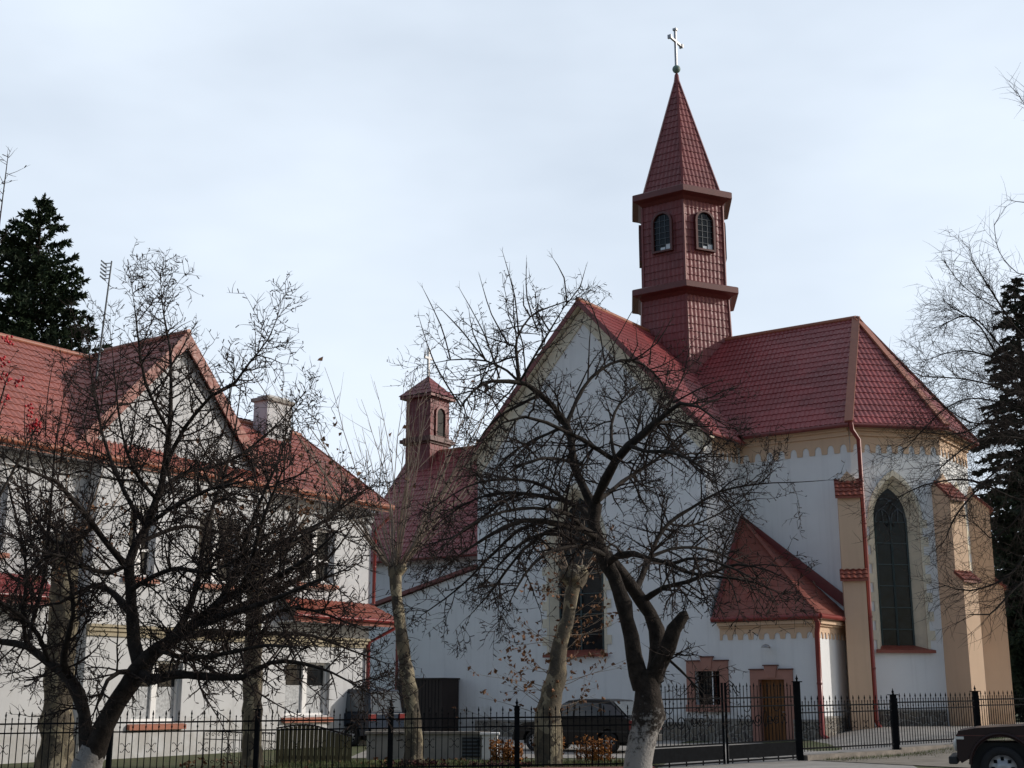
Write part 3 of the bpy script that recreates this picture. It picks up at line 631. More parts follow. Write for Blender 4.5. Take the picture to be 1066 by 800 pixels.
# --- nave with aisle, west turret
mb = MB()
mb.box(-40.0-CA, A_TL-0.002-CA, BC-CB, BC+0.5-CB, -0.4, 7.6, 'white')
mb.prism([c(-40.0, BC+0.5, -0.4), c(-40.0, PD[1], -0.4), c(-40.0, PD[1], 7.6), c(-40.0, BN, 12.8), c(-40.0, BC+0.5, 7.6)], (0.5, 0, 0), 'white')
mb.build('nave_wall', church)
mb = MB(); NR = 13.1; NE = 7.45
tile_sheet(mb, [c(-40.3, BC-0.42, NE), c(A_TL+0.02, BC-0.42, NE), c(A_TL+0.02, BN, NR), c(-40.3, BN, NR)], 'tile')
tile_sheet(mb, [c(A_TL+0.02, PD[1]+0.42, NE), c(-40.3, PD[1]+0.42, NE), c(-40.3, BN, NR), c(A_TL+0.02, BN, NR)], 'tile')
nr = mb.build('nave_roof', church, recalc=False)
mb = MB(); mb.tube([c(-40.32, BN, NR+0.02), c(A_TL, BN, NR+0.02)], 0.09, 8, 'ridge')
for be in (BC-0.42, PD[1]+0.42): mb.prism([c(-40.34, be, NE-0.2), c(-40.34, be, NE+0.04), c(-40.34, BN, NR+0.04), c(-40.34, BN, NR-0.24)], (0.06, 0, 0), 'trim')
mb.tube([c(-40.3, BC-0.48, NE-0.05), c(A_TL+0.02, BC-0.48, NE-0.05)], 0.08, 8, 'trim')
mb.build('roof_trim', nr)
mb = MB()
mb.prism([c(-38.5, BT+0.02, -0.4), c(A_TL-0.002, BT+0.02, -0.4), c(A_TL-0.002, BT+0.02, 6.5), c(-38.5, BT+0.02, 4.66)], (0, BC-BT-0.03, 0), 'white')
mb.build('aisle_wall', church)
mb = MB(); mb.prism([c(-38.6, BT-0.18, 4.68), c(A_TL-0.003, BT-0.18, 6.54), c(A_TL-0.003, BT-0.18, 6.68), c(-38.6, BT-0.18, 4.82)], (0, BC-BT+0.12, 0), 'trim'); mb.build('aisle_roof', church)
# turret
tc_, tb_ = -39.27, 48.84; th = 0.75
mb = MB()
tz0, tz1 = 10.5, 15.75
cs = [(-th, -th), (th, -th), (th, th), (-th, th)]
for i in range(4):
    (x0, y0), (x1, y1) = cs[i], cs[(i+1) % 4]
    tile_sheet(mb, [c(tc_+x0, tb_+y0, tz0), c(tc_+x1, tb_+y1, tz0), c(tc_+x1, tb_+y1, tz1), c(tc_+x0, tb_+y0, tz1)], 'tile_tower', row=0.33, wave=0.19)
tu = mb.build('ridge_turret', church, recalc=False)
mb = MB()
e_ = 0.98
mb.box(tc_-e_-CA, tc_+e_-CA, tb_-e_-CB, tb_+e_-CB, tz1, tz1+0.12, 'trim')
pk = c(tc_, tb_, 17.0)
for i in range(4):
    (x0, y0), (x1, y1) = cs[i], cs[(i+1) % 4]; k = (e_+0.05)/th
    tile_sheet(mb, [c(tc_+x0*k, tb_+y0*k, tz1+0.14), c(tc_+x1*k, tb_+y1*k, tz1+0.14), pk], 'tile_tower', row=0.33, wave=0.19, amp=0.01, step=0.012)
mb.build('turret_roof', tu, recalc=False)
mb = MB()
for (k, z0_, z1_) in ((0.84, 13.45, 13.55), (0.97, 13.55, 13.72), (0.86, 13.72, 13.82)):
    mb.box(tc_-k-CA, tc_+k-CA, tb_-k-CB, tb_+k-CB, z0_, z1_, 'trim_dark')
mb.build('turret_cornice', tu)
for (P, out) in ((pu(tc_+th+0.02), Vector((1, 0, 0))),):
    mb = MB(); fo = lancet(tb_, 0.42, 13.84, 15.35, 'round'); fi = lancet(tb_, 0.32, 13.86, 15.25, 'round')
    mb.prism([P(*p) for p in fo], out*0.02, 'trim_dark')
    n = len(fo); A_ = [P(*p)+out*0.02 for p in fo]; B_ = [P(*p)+out*0.10 for p in fo]; C_ = [P(*p)+out*0.10 for p in fi]; D_ = [P(*p)+out*0.025 for p in fi]
    mb.add(A_+B_+C_+D_, [(i+k*n, (i+1) % n+k*n, (i+1) % n+(k+1)*n, i+(k+1)*n) for k in range(3) for i in range(n)], 'trim')
    pts = [p for p in D_]; mb.add(pts, [tuple(t) for t in tessellate_polygon([pts])], 'glass')
    mb.build('louvre_opening', tu)
def cross(base, h, arm, za, t, mat, par, ball=None, name='cross', ax=Vector((1, 0, 0)), knobs=True):
    mb = MB(); b = Vector(base)
    mb.bar(b, b+Vector((0, 0, h)), t, t, mat); p = b+Vector((0, 0, za))
    for s in (-1, 1):
        mb.bar(p+ax*(s*t*0.5), p+ax*(s*arm), t*0.95, t*0.95, mat)
        if knobs: mb.bar(p+ax*(s*arm), p+ax*(s*(arm+0.09)), t*1.8, t*1.8, mat)
    if knobs: mb.bar(b+Vector((0, 0, h)), b+Vector((0, 0, h+0.10)), t*1.8, t*1.8, mat)
    if ball:
        mb.lathe([(0.02, -ball*1.2)]+[(ball*math.sin(math.pi*i/10), -ball*math.cos(math.pi*i/10)) for i in range(1, 10)]+[(0.03, ball)], 14, 'copper', b)
    return mb.build(name, par)
cross(c(tc_, tb_, 16.95), 1.5, 0.32, 0.98, 0.11, 'white_paint', tu, knobs=False, ax=Vector((0, 1, 0)))
# --- hexagonal bell tower
hc_, hb_ = -25.12, 49.05
TZ = -0.48
def hexp(r, z, k):
    a = R(-60+60*k)        # one corner towards (1/2, -sqrt3/2): the street
    return c(hc_+r*math.cos(a), hb_+r*math.sin(a), z+TZ)
mb = MB()
def hexband(r0, z0, r1, z1, mat, **kw):
    for k in range(6): tile_sheet(mb, [hexp(r0, z0, k), hexp(r0, z0, k+1), hexp(r1, z1, k+1), hexp(r1, z1, k)], mat, row=0.34, wave=0.2, amp=0.014, step=0.026, **kw)
hexband(2.26, 14.6, 2.10, 18.75, 'tile_tower'); hexband(2.0, 19.2, 2.0, 23.0, 'tile_tower')
tw = mb.build('bell_tower', church, recalc=False)
mb = MB()
for k in range(6): tile_sheet(mb, [hexp(1.92, 23.55, k), hexp(1.92, 23.55, k+1), c(hc_, hb_, 29.75+TZ)], 'tile_tower', row=0.34, wave=0.2)
for k in range(6): mb.bar(hexp(1.94, 23.55, k), c(hc_, hb_, 29.75+TZ), 0.10, 0.06, 'trim')
mb.lathe([(0.16, 29.3), (0.10, 29.75), (0.05, 29.85)], 8, 'trim', c(hc_, hb_, TZ))
mb.build('spire', tw, recalc=False)
def hexcornice(r_in, r_out, z0, z1):
    mb = MB()
    def ring(r, z): return [hexp(r, z, k) for k in range(6)]
    rs = [ring(r_in*0.96, z0-0.28), ring(r_in*1.10, z0-0.08), ring(r_out*0.99, z0), ring(r_out, z0+0.02), ring(r_out, z1-0.04), ring(r_out*0.98, z1), ring(r_in*0.9, z1+0.10)]
    vs = [p for r_ in rs for p in r_]
    mb.add(vs, [(j*6+k, j*6+(k+1) % 6, (j+1)*6+(k+1) % 6, (j+1)*6+k) for j in range(len(rs)-1) for k in range(6)], 'trim_tower')
    mb.build('tower_cornice', tw)
hexcornice(2.0, 2.50, 23.14, 23.46); hexcornice(2.1, 2.62, 18.80, 19.10)
mb = MB()
for (r, z0, z1) in ((2.02, 19.2, 22.9),):
    for k in range(6): mb.bar(hexp(r, z0, k), hexp(r, z1, k), 0.09, 0.09, 'trim')
for k in range(6): mb.bar(hexp(2.28, 14.2, k), hexp(2.12, 18.6, k), 0.09, 0.09, 'trim')
mb.build('corner_strip', tw)
for k in range(6):
    p, q_ = hexp(2.0, 0, k), hexp(2.0, 0, k+1); mid = (p+q_)/2; tv = (q_-p).normalized(); out = Vector((tv.y, -tv.x, 0))
    P = lambda s, z, mid=mid, tv=tv: mid + tv*s + Vector((0, 0, z))
    mb = MB(); z0_, z1_ = 20.75, 22.42; hw = 0.40; n_ = 7
    fo = lancet(0, hw+0.10, z0_-0.08, z1_+0.08, 'round', n_); fi = lancet(0, hw, z0_, z1_, 'round', n_); n = len(fo)
    A_ = [P(*p)-out*0.05 for p in fo]; B_ = [P(*p)+out*0.17 for p in fo]; C_ = [P(*p)+out*0.17 for p in fi]; D_ = [P(*p)+out*0.06 for p in fi]
    mb.add(A_+B_+C_+D_, [(i+j*n, (i+1) % n+j*n, (i+1) % n+(j+1)*n, i+(j+1)*n) for j in range(3) for i in range(n)], 'trim_dark')
    mb.add(D_, [tuple(t) for t in tessellate_polygon([D_])], 'glass')
    g = 0.08
    for s in (-0.13, 0.13): mb.bar(P(s, z0_)+out*g, P(s, z1_-0.06)+out*g, 0.025, 0.02, 'lead')
    for j in range(1, 6): mb.bar(P(-hw, z0_+j*0.27)+out*g, P(hw, z0_+j*0.27)+out*g, 0.025, 0.02, 'lead')
    for s0_, s1_, za, zb in ((0.15, 0.37, z0_+0.02, z0_+0.26), (-0.12, 0.11, z0_+0.02, z0_+0.15)):
        mb.add([P(s0_, za)+out*0.072, P(s1_, za)+out*0.072, P(s1_, zb)+out*0.072, P(s0_, zb)+out*0.072], [(0, 1, 2, 3)], 'sky_paint')  # sky seen through the lower panes, painted on as pale quads
    mb.build('tower_window', tw)
cross(c(hc_, hb_, 30.06+TZ), 1.95, 0.52, 1.40, 0.10, 'steel', tw, ball=0.19, ax=Vector((0, 1, 0)))

# =================================================================== house
HA, HB = -30.0, 26.0
house = empty('house', W(HA, HB, 0), RZ)
tag(house, 'two storey white house with red tile roof and a street gable, left of the church', 'house')
def h(a, b, z): return Vector((a-HA, b-HB, z))
AF = -28.44; B0, B1 = 4.0, 32.5; RB0, RB1 = 21.2, 27.3; AFR = AF+0.45
HEZ = 7.55
hu = lambda a: (lambda s, z: h(a, s, z))
def rect(s0, s1, z0, z1): return [(s0, z0), (s1, z0), (s1, z1), (s0, z1)]
main_w = [(28.78, 30.71, 1.0, 2.58, 'low'), (29.2, 30.75, 5.05, 6.72, 'up'), (17.2, 18.6, 1.0, 2.58, 'low'), (17.6, 18.9, 5.05, 6.72, 'up')]
ris_w = [(22.75, 24.4, 0.92, 2.5, 'low'), (22.3, 23.2, 4.7, 6.55, 'up'), (24.7, 26.2, 4.7, 6.55, 'up')]
mb = MB(); IN = Vector((-0.4, 0, 0))
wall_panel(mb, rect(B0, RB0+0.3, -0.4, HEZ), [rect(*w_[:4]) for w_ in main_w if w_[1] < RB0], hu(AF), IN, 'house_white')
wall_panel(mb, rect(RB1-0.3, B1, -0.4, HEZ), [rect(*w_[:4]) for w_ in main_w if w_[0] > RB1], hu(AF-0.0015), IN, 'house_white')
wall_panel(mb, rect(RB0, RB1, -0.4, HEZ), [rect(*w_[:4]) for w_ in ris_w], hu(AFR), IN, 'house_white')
for b_ in (RB0, RB1-0.4): mb.box(AF-0.3-HA, AFR-0.402-HA, b_-HB, b_+0.4-HB, -0.4, HEZ, 'house_white')
mb.box(-36.0-HA, AF-0.403-HA, B1-0.4-HB, B1-HB, -0.4, HEZ, 'house_white')
mb.prism([h(AF-0.05, B1-0.003, HEZ), h(-35.9, B1-0.003, HEZ), h(-32.1, B1-0.003, 10.25)], (0, -0.35, 0), 'house_white')
mb.box(-36.4-HA, -36.0-HA, B0-HB, B1-HB, -0.4, HEZ, 'house_white')
mb.build('wall', house)
def house_window(a, s0, s1, z0, z1, kind):
    mb = MB(); f = 0.075; xi = a-0.17-HA
    for (p, q_) in (((s0, z0), (s0+f, z1)), ((s1-f, z0), (s1, z1)), ((s0+f, z0), (s1-f, z0+f)), ((s0+f, z1-f), (s1-f, z1))):
        mb.box(xi-0.05, xi+0.02, p[0]-HB, q_[0]-HB, p[1], q_[1], 'white_paint')
    m_ = (s0+s1)/2; mb.box(xi-0.04, xi+0.03, m_-0.09-HB, m_+0.09-HB, z0+f, z1-f, 'white_paint')
    if kind == 'up': mb.box(xi-0.04, xi+0.025, s0+f-HB, m_-0.092-HB, z0+0.65, z0+0.72, 'white_paint'); mb.box(xi-0.04, xi+0.025, m_+0.092-HB, s1-f-HB, z0+0.65, z0+0.72, 'white_paint')
    wn = mb.build('window', house)
    mb = MB(); mb.box(xi-0.06, xi-0.052, s0+f-HB, s1-f-HB, z0+f, z1-f, 'glass')
    if kind == 'low': mb.box(xi-0.0515, xi-0.049, s0+f-HB, s1-f-HB, z0+f, z0+f+(z1-z0)*0.52, 'lace')
    mb.build('pane', wn)
    mb = MB(); mb.prism([h(a-0.15, s0-0.12, z0-0.02), h(a+0.13, s0-0.12, z0-0.08), h(a+0.13, s0-0.12, z0-0.20), h(a-0.15, s0-0.12, z0-0.14)][::-1], (0, s1-s0+0.24, 0), 'gutter_orange')
    mb.build('window_sill', wn)
for w_ in main_w: house_window(AF, *w_)
for w_ in ris_w: house_window(AFR, *w_)
# string course
mb = MB()
for (a, s0, s1) in ((AFR, RB0-0.02, RB1+0.02), (AF, RB1+0.03, B1)):
    for d, z0, z1 in ((0.06, 3.08, 3.20), (0.12, 3.20, 3.30), (0.18, 3.30, 3.37)):
        mb.box(a-0.02-HA, a+d-HA, s0-HB, s1-HB, z0, z1, 'olive_cream')
for (a, s0, s1) in ((AFR, RB0, RB1), (AF, RB1+0.02, B1), (AF, B0, RB0-0.02)):
    mb.box(a-0.02-HA, a+0.10-HA, s0-HB, s1-HB, 7.16, 7.5, 'house_white')
mb.build('string_course', house)
# main roofs
AEV = AF+0.62; HE = 7.72; ARG = -32.1
mb = MB()
tile_sheet(mb, [h(AEV, 24.0, HE), h(AEV, B1+0.22, HE), h(ARG, B1+0.22, 10.55), h(ARG, 24.0, 10.55)], 'tile_house')
tile_sheet(mb, [h(AEV, B0-0.4, HE), h(AEV, 24.0, HE), h(ARG, 24.0, 11.45), h(ARG, B0-0.4, 11.45)], 'tile_house')
tile_sheet(mb, [h(-36.6, B1+0.22, HE), h(-36.6, B0-0.4, HE), h(ARG, B0-0.4, 11.0), h(ARG, B1+0.22, 10.55)], 'tile_house')
mb.add([h(ARG-2.5, 24.01, 9.0), h(ARG, 24.01, 10.5), h(ARG, 24.01, 11.45), h(AEV, 24.01, HE)], [(0, 1, 2), (1, 3, 2)], 'house_white')
hr = mb.build('roof', house, recalc=False)
mb = MB()
mb.tube([h(ARG, 24.0, 10.58), h(ARG, B1+0.24, 10.58)], 0.09, 8, 'ridge'); mb.tube([h(ARG, B0, 11.48), h(ARG, 24.0, 11.48)], 0.09, 8, 'ridge')
mb.prism([h(AEV+0.02, B1+0.23, HE-0.16), h(ARG, B1+0.23, 10.36), h(ARG, B1+0.23, 10.60), h(AEV+0.02, B1+0.23, HE+0.04)], (0, 0.05, 0), 'trim')
mb.build('ridge_cap', hr)
mb = MB()
mb.box(-31.9-HA, -31.25-HA, 30.25-HB, 31.4-HB, 9.6, 11.30, 'house_white'); mb.box(-31.98-HA, -31.17-HA, 30.17-HB, 31.48-HB, 11.30, 11.42, 'concrete')
mb.box(-31.86-HA, -31.3-HA, 30.35-HB, 31.3-HB, 11.421, 11.52, 'house_white')
mb.build('chimney', hr)
# street gable
AGV = AF+0.30
GC, GHW, GZ = 24.0, 3.15, 11.60; gzb = 7.9
mb = MB(); sl_ = (GZ-0.25-gzb)/GHW
mb.prism([h(AF+0.1, GC-GHW, gzb), h(AF+0.1, GC+GHW, gzb), h(AF+0.1, GC, GZ-0.22)], (-0.3, 0, 0), 'house_white')
mb.build('gable_wall', house)
gov = 0.5; zE = 7.95
mb = MB()
tile_sheet(mb, [h(AGV, GC+GHW+gov*0.55, zE), h(-35, GC+GHW+gov*0.55, zE), h(-35, GC, GZ+0.12), h(AGV, GC, GZ+0.12)], 'tile_house')
tile_sheet(mb, [h(-31.8, GC-GHW-gov*0.55, zE), h(AGV, GC-GHW-gov*0.55, zE), h(AGV, GC, GZ+0.12), h(-31.8, GC, GZ+0.12)], 'tile_house')
gr = mb.build('gable_roof', house, recalc=False)
mb = MB()
for s in (-1, 1):
    mb.prism([h(AGV+0.03, GC+s*(GHW+gov*0.6), zE-0.42), h(AGV+0.03, GC, GZ-0.34), h(AGV+0.03, GC, GZ+0.16), h(AGV+0.03, GC+s*(GHW+gov*0.6), zE+0.06)], (-0.05, 0, 0), 'tile_orange')
    mb.prism([h(AGV-0.03, GC+s*(GHW+gov*0.5), zE-0.10), h(AGV-0.03, GC, GZ-0.06), h(AGV-0.03, GC, GZ), h(AGV-0.03, GC+s*(GHW+gov*0.5), zE-0.04)], (-0.20, 0, 0), 'trim')
mb.tube([h(AGV+0.05, GC, GZ+0.12), h(-31.8, GC, GZ+0.12)], 0.09, 8, 'ridge')
mb.build('barge_board', gr)
# tile skirt under the gable and gutter along the whole front
mb = MB()
tile_sheet(mb, [h(AEV+0.02, GC-GHW-0.25, HE-0.02), h(AEV+0.02, GC+GHW+0.25, HE-0.02), h(AF+0.11, GC+GHW+0.25, HE+0.38), h(AF+0.11, GC-GHW-0.25, HE+0.38)], 'tile_orange', row=0.3)
mb.build('tile_skirt', house, recalc=False)
mb = MB(); mb.tube([h(AEV+0.06, B0-0.4, HE-0.08), h(AEV+0.06, B1+0.3, HE-0.08)], 0.10, 8, 'gutter_orange')
mb.box(AF+0.11-HA, AEV+0.02-HA, B0-HB, B1+0.2-HB, HE-0.20, HE-0.16, 'house_white'); mb.box(AEV-0.02-HA, AEV+0.01-HA, B0-HB, B1+0.24-HB, HE-0.24, HE-0.03, 'gutter_orange')
mb.build('gutter', house)
# pent roofs over the ground floor
def pent(s0, s1, mat, wrap):
    mb = MB(); zt, zb = 4.50, 3.98; p = 0.72
    A_ = h(AF, s0, zt); B_ = h(AF, s1, zt); C_ = h(AF+p, s1+(p if wrap else 0), zb); D_ = h(AF+p, s0, zb)
    tile_sheet(mb, [D_, C_, B_, A_], mat, row=0.3)
    if wrap: tile_sheet(mb, [C_, h(AF-3, s1+p, zb), h(AF-3, s1, zt), B_], mat, row=0.3)
    o = mb.build('pent_roof', house, recalc=False)
    mb = MB(); mb.box(AF+p-0.05-HA, AF+p-0.02-HA, s0-HB, s1+(p if wrap else 0)-0.02-HB, zb-0.24, zb-0.03, mat)
    mb.tube([h(AF+p+0.05, s0, zb-0.06), h(AF+p+0.05, s1+(p if wrap else 0), zb-0.06)], 0.075, 8, 'pipe')
    mb.box(AF+0.002-HA, AF+p-0.052-HA, s0-HB, s1-HB, zb-0.24, zb-0.20, 'house_white')
    mb.build('eaves_trim', o)
pent(28.35, B1, 'pent', True); pent(15.0, 20.1, 'tile', False)
downpipe([h(AEV+0.04, B1+0.25, HE-0.12), h(AEV, B1+0.22, HE-0.35), h(AF+0.1, B1+0.07, 6.9), h(AF+0.1, B1+0.07, 4.5)], 0.06, house)
downpipe([h(AF+0.72, B1+0.5, 3.92), h(AF+0.66, B1+0.46, 3.7), h(AF+0.1, B1-0.12, 3.25), h(AF+0.1, B1-0.12, 0.3), h(AF+0.35, B1-0.1, 0.15)], 0.06, house)
# television mast behind the gable
mast = empty('antenna_mast', at(104.5, 352, 34.0), 0); tag(mast, 'thin television antenna mast rising behind the house roof by the dark conifer', 'antenna')
tz = 2.2
mb = MB(); mb.tube([(-0.03, 0, -1.2), (0.15, 0, tz)], [0.035, 0.022], 6, 'lead'); mb.build('pole', mast)
mb = MB()
for k in range(5):
    z = tz-0.06-k*0.11; mb.bar((0.14, 0, z), (-0.10, 0.1, z+0.02), 0.02, 0.02, 'lead')
    mb.bar((-0.08, -0.18, z+0.01), (-0.05, 0.22, z+0.01), 0.02, 0.04, 'lead')
mb.build('antenna_element', mast)

# =================================================================== fence and gate
def spear(mb, p, zt, tall, m='iron'):
    if tall:
        mb.lathe([(0.003, 0.13), (0.022, 0.05), (0.006, 0.0), (0.02, -0.03), (0.007, -0.05)], 5, m, (p.x, p.y, zt-0.13))
    else: mb.lathe([(0.003, 0.05), (0.018, 0.02), (0.006, 0.0)], 5, m, (p.x, p.y, zt-0.05))
def scroll_x(mb, p, d, z, r):
    "little wrought flower of four curls round one picket"
    for sx in (-1, 1):
        for sz in (-1, 1):
            pts = [p + d*(sx*r*t) + Vector((0, 0, z+sz*r*(0.95*math.sin(t*math.pi*0.62)))) for t in (0, 0.3, 0.6, 0.85, 1.0)]
            pts.append(pts[-1] - d*(sx*r*0.15) - Vector((0, 0, sz*r*0.22)))
            mb.tube(pts, 0.007, 4, 'iron')
def panel(par, P, Q, zb, zr1, zr2, ztall, zshort, sp, root, below=0.08, name='picket_panel', motif=True, motz=None, skip=0.05):
    "pickets between two posts; z given as (at P, at Q)"
    P = Vector(P); Q = Vector(Q); d = (Q-P); Ln = d.length; d = d/Ln
    mb = MB(); Z = lambda t, zz: zz[0]+(zz[1]-zz[0])*t
    for zz, s in ((zb, 0.035), (zr1, 0.035), (zr2, 0.03)):
        mb.bar(P+Vector((0, 0, zz[0])), Q+Vector((0, 0, zz[1])), 0.026, s, 'iron')
    n = int(round((Ln-2*skip)/sp))
    for k in range(n+1):
        t = (skip+(Ln-2*skip)*k/n)/Ln; p = P.lerp(Q, t); tall = k % 2 == 0
        zt = Z(t, ztall if tall else zshort)
        mb.bar(p+Vector((0, 0, Z(t, zb)-below)), p+Vector((0, 0, zt-0.04)), 0.017, 0.017, 'iron')
        spear(mb, p, zt, tall)
        if not tall: mb.lathe([(0.008, -0.04), (0.022, 0), (0.008, 0.04)], 5, 'iron', (p.x, p.y, (Z(t, zr1)+Z(t, zr2))/2))
        if motif and k % 4 == 2: scroll_x(mb, p, d, Z(t, motz or zr2)-0.33, 0.10)
    for i, vv in enumerate(mb.v): mb.v[i] = tuple(Vector(vv)-root)
    return mb.build(name, par)
def post(par, p, z0, z1, wd, root, knob=True):
    mb = MB(); q_ = Vector(p)-root
    mb.box(q_.x-wd/2, q_.x+wd/2, q_.y-wd/2, q_.y+wd/2, z0, z1, 'iron')
    mb.box(q_.x-wd*0.85, q_.x+wd*0.85, q_.y-wd*0.85, q_.y+wd*0.85, z1, z1+0.025, 'iron')
    mb.lathe([(0.03, 0.02), (0.02, 0.05), (0.038, 0.09), (0.02, 0.12), (0.003, 0.19)], 8, 'iron', (q_.x, q_.y, z1))
    return mb.build('post', par)
wr = Vector((math.sin(R(49.5)), math.cos(R(49.5)), 0)); GP = Vector((7.17, 33.5, 0)); GL = Vector((2.91, 30.0, 0))
lposts = [Vector(p) for p in ((-14.4, 27.7, 0), (-11.5, 28.1, 0), (-8.52, 28.5, 0), (-5.49, 28.9, 0), (-2.65, 29.3, 0), (0.11, 29.7, 0))] + [GL]
fl = empty('iron_fence', lposts[3]); r0 = fl.location.copy()
tag(fl, 'black iron picket fence in front of the white house and the parked black car', 'fence')
for i in range(len(lposts)-1):
    t0, t1 = i/5.0, (i+1)/5.0; f = lambda a, b: (a+(b-a)*t0, a+(b-a)*t1)
    panel(fl, lposts[i], lposts[i+1], f(-0.02, 0.10), f(0.97, 1.12), f(0.78, 0.93), f(1.22, 1.37), f(1.10, 1.25), 0.135, r0)
for i, p in enumerate(lposts[:-1]): post(fl, p, -0.2, 1.20+0.03*i, 0.10, r0)
gt = empty('iron_gate', GP.copy()); r1 = gt.location.copy()
tag(gt, 'black iron double gate with scrollwork and solid kick plates before the brown wooden door', 'gate')
post(gt, GP, -0.2, 1.92, 0.13, r1); post(gt, GL, -0.2, 1.80, 0.12, r1)
gm = GP - wr*2.78; gd = (GP-GL).normalized(); gm = GL + gd*((GP-GL).length*0.5)
def leaf(P, Q, zoff):
    a = panel(gt, P, Q, (0.46+zoff[0], 0.46+zoff[1]), (1.50+zoff[0], 1.50+zoff[1]), (1.30+zoff[0], 1.30+zoff[1]), (1.86+zoff[0], 1.86+zoff[1]), (1.80+zoff[0], 1.80+zoff[1]), 0.125, r1, below=0.0, name='gate_leaf', motif=False)
    mb = MB(); P = Vector(P); Q = Vector(Q); d = (Q-P).normalized(); Z = lambda t: zoff[0]+(zoff[1]-zoff[0])*t; Ln = (Q-P).length
    T = lambda s, z: P + d*s + Vector((0, 0, z+Z(s/Ln))) - r1
    mb.bar(T(0.03, 0.0), T(0.03, 1.86), 0.05, 0.05, 'iron'); mb.bar(T(Ln-0.03, 0.0), T(Ln-0.03, 1.86), 0.05, 0.05, 'iron')
    mb.bar(T(0, 0.05), T(Ln, 0.05), 0.03, 0.04, 'iron')
    for k in range(5): mb.bar(T(0.2+k*(Ln-0.4)/4, 0.0), T(0.2+k*(Ln-0.4)/4, 0.1), 0.03, 0.03, 'iron')
    for cx, z, r in ((Ln*0.38, 0.98, 0.17), (Ln*0.66, 0.98, 0.12)):
        for s in (-1, 1):
            pts = []
            for i in range(22):
                ang = i/21*math.pi*3.1; rr = r*(1-0.72*i/21)
                pts.append(T(cx+s*(r*1.02-rr*math.cos(ang)), z-rr*math.sin(ang)*0.95))
            mb.tube(pts, 0.012, 5, 'iron')
    for cx in (Ln*0.2, Ln*0.82):
        for i in range(4):
            ang = math.pi*(0.25+0.5*i); mb.tube([T(cx, 0.98), T(cx+0.09*math.cos(ang), 0.98+0.16*math.sin(ang)), T(cx+0.15*math.cos(ang), 0.98+0.11*math.sin(ang))], 0.011, 4, 'iron')
    cx = Ln*0.55; mb.tube([T(cx+0.07*math.sin(2*math.pi*i/12), 1.0+0.2*math.cos(2*math.pi*i/12)) for i in range(13)], 0.011, 4, 'iron')
    for cx in (Ln*0.3, Ln*0.72):
        mb.tube([T(cx-0.12*math.cos(math.pi*i/8), 1.29-0.12*math.sin(math.pi*i/8)) for i in range(9)], 0.011, 4, 'iron')
    mb.build('scrollwork', a)
    mb = MB(); k0, k1 = T(0.07, 0.0), T(Ln-0.07, 0.0)
    mb.prism([T(0.08, 0.10), T(Ln-0.08, 0.10), T(Ln-0.08, 0.42), T(0.08, 0.42)], Vector((d.y, -d.x, 0))*0.006, 'iron'); mb.build('kick_plate', a)
    return a
lf = leaf(GL+gd*0.08, gm-gd*0.03, (0.0, 0.03)); rf = leaf(gm+gd*0.03, GP-gd*0.09, (0.03, 0.06))
mb = MB(); T = lambda s, z: gm + gd*s + Vector((0, 0, z)) - r1
mb.tube([T(0.06, 1.62), T(0.10, 1.78), T(0.2, 1.86), T(0.32, 1.80), T(0.42, 1.66), T(0.52, 1.58)], 0.013, 5, 'iron'); mb.tube([T(0.04, 1.70), T(0.1, 1.88), T(0.22, 1.94), T(0.36, 1.86), T(0.48, 1.70), T(0.56, 1.66)], 0.013, 5, 'iron')
mb.tube([T(0.06+0.10*(1-i/16)*math.cos(i*0.55)+0.1, 1.66+0.10*(1-i/16)*math.sin(i*0.55)) for i in range(17)], 0.011, 5, 'iron')
mb.build('gate_scroll', gt)
rposts = [GP, GP+wr*4.17, GP+wr*8.35, GP+wr*12.5, GP+wr*16.6]
fr_ = empty('iron_fence', rposts[1]); r2 = fr_.location.copy()
tag(fr_, 'black iron picket fence on a low concrete wall in front of the apse', 'fence')
zb_ = [0.30, 0.37, 0.44, 0.50]
for i in range(4):
    b_ = zb_[i]; b2 = b_+0.03
    panel(fr_, rposts[i], rposts[i+1], (b_, b2), (b_+1.04, b2+1.04), (b_+0.87, b2+0.87), (b_+1.29, b2+1.29), (b_+1.16, b2+1.16), 0.128, r2, motif=(i == 0))
for i, p in enumerate(rposts[1:]): post(fr_, p, 0.0, 1.60+0.1*i, 0.14, r2)
mb = MB(); nrm = Vector((wr.y, -wr.x, 0)); e0 = GP-wr*0.0
lw = empty('low_wall', GP+wr*6)
for i in range(4):
    a = rposts[i]+wr*(0.08 if i == 0 else 0.0); b_ = rposts[i+1]; zt = 0.15+i*0.085
    mb.prism([a+nrm*0.16+Vector((0,0,-.3)), b_+nrm*0.16+Vector((0,0,-.3)), b_+nrm*0.16+Vector((0,0,zt+.03)), a+nrm*0.16+Vector((0,0,zt))], -nrm*0.30, 'old_concrete')
for i, vv in enumerate(mb.v): mb.v[i] = tuple(Vector(vv)-lw.location)
mb.build('footing', lw); tag(lw, 'low weathered concrete wall under the right hand iron fence', 'wall')
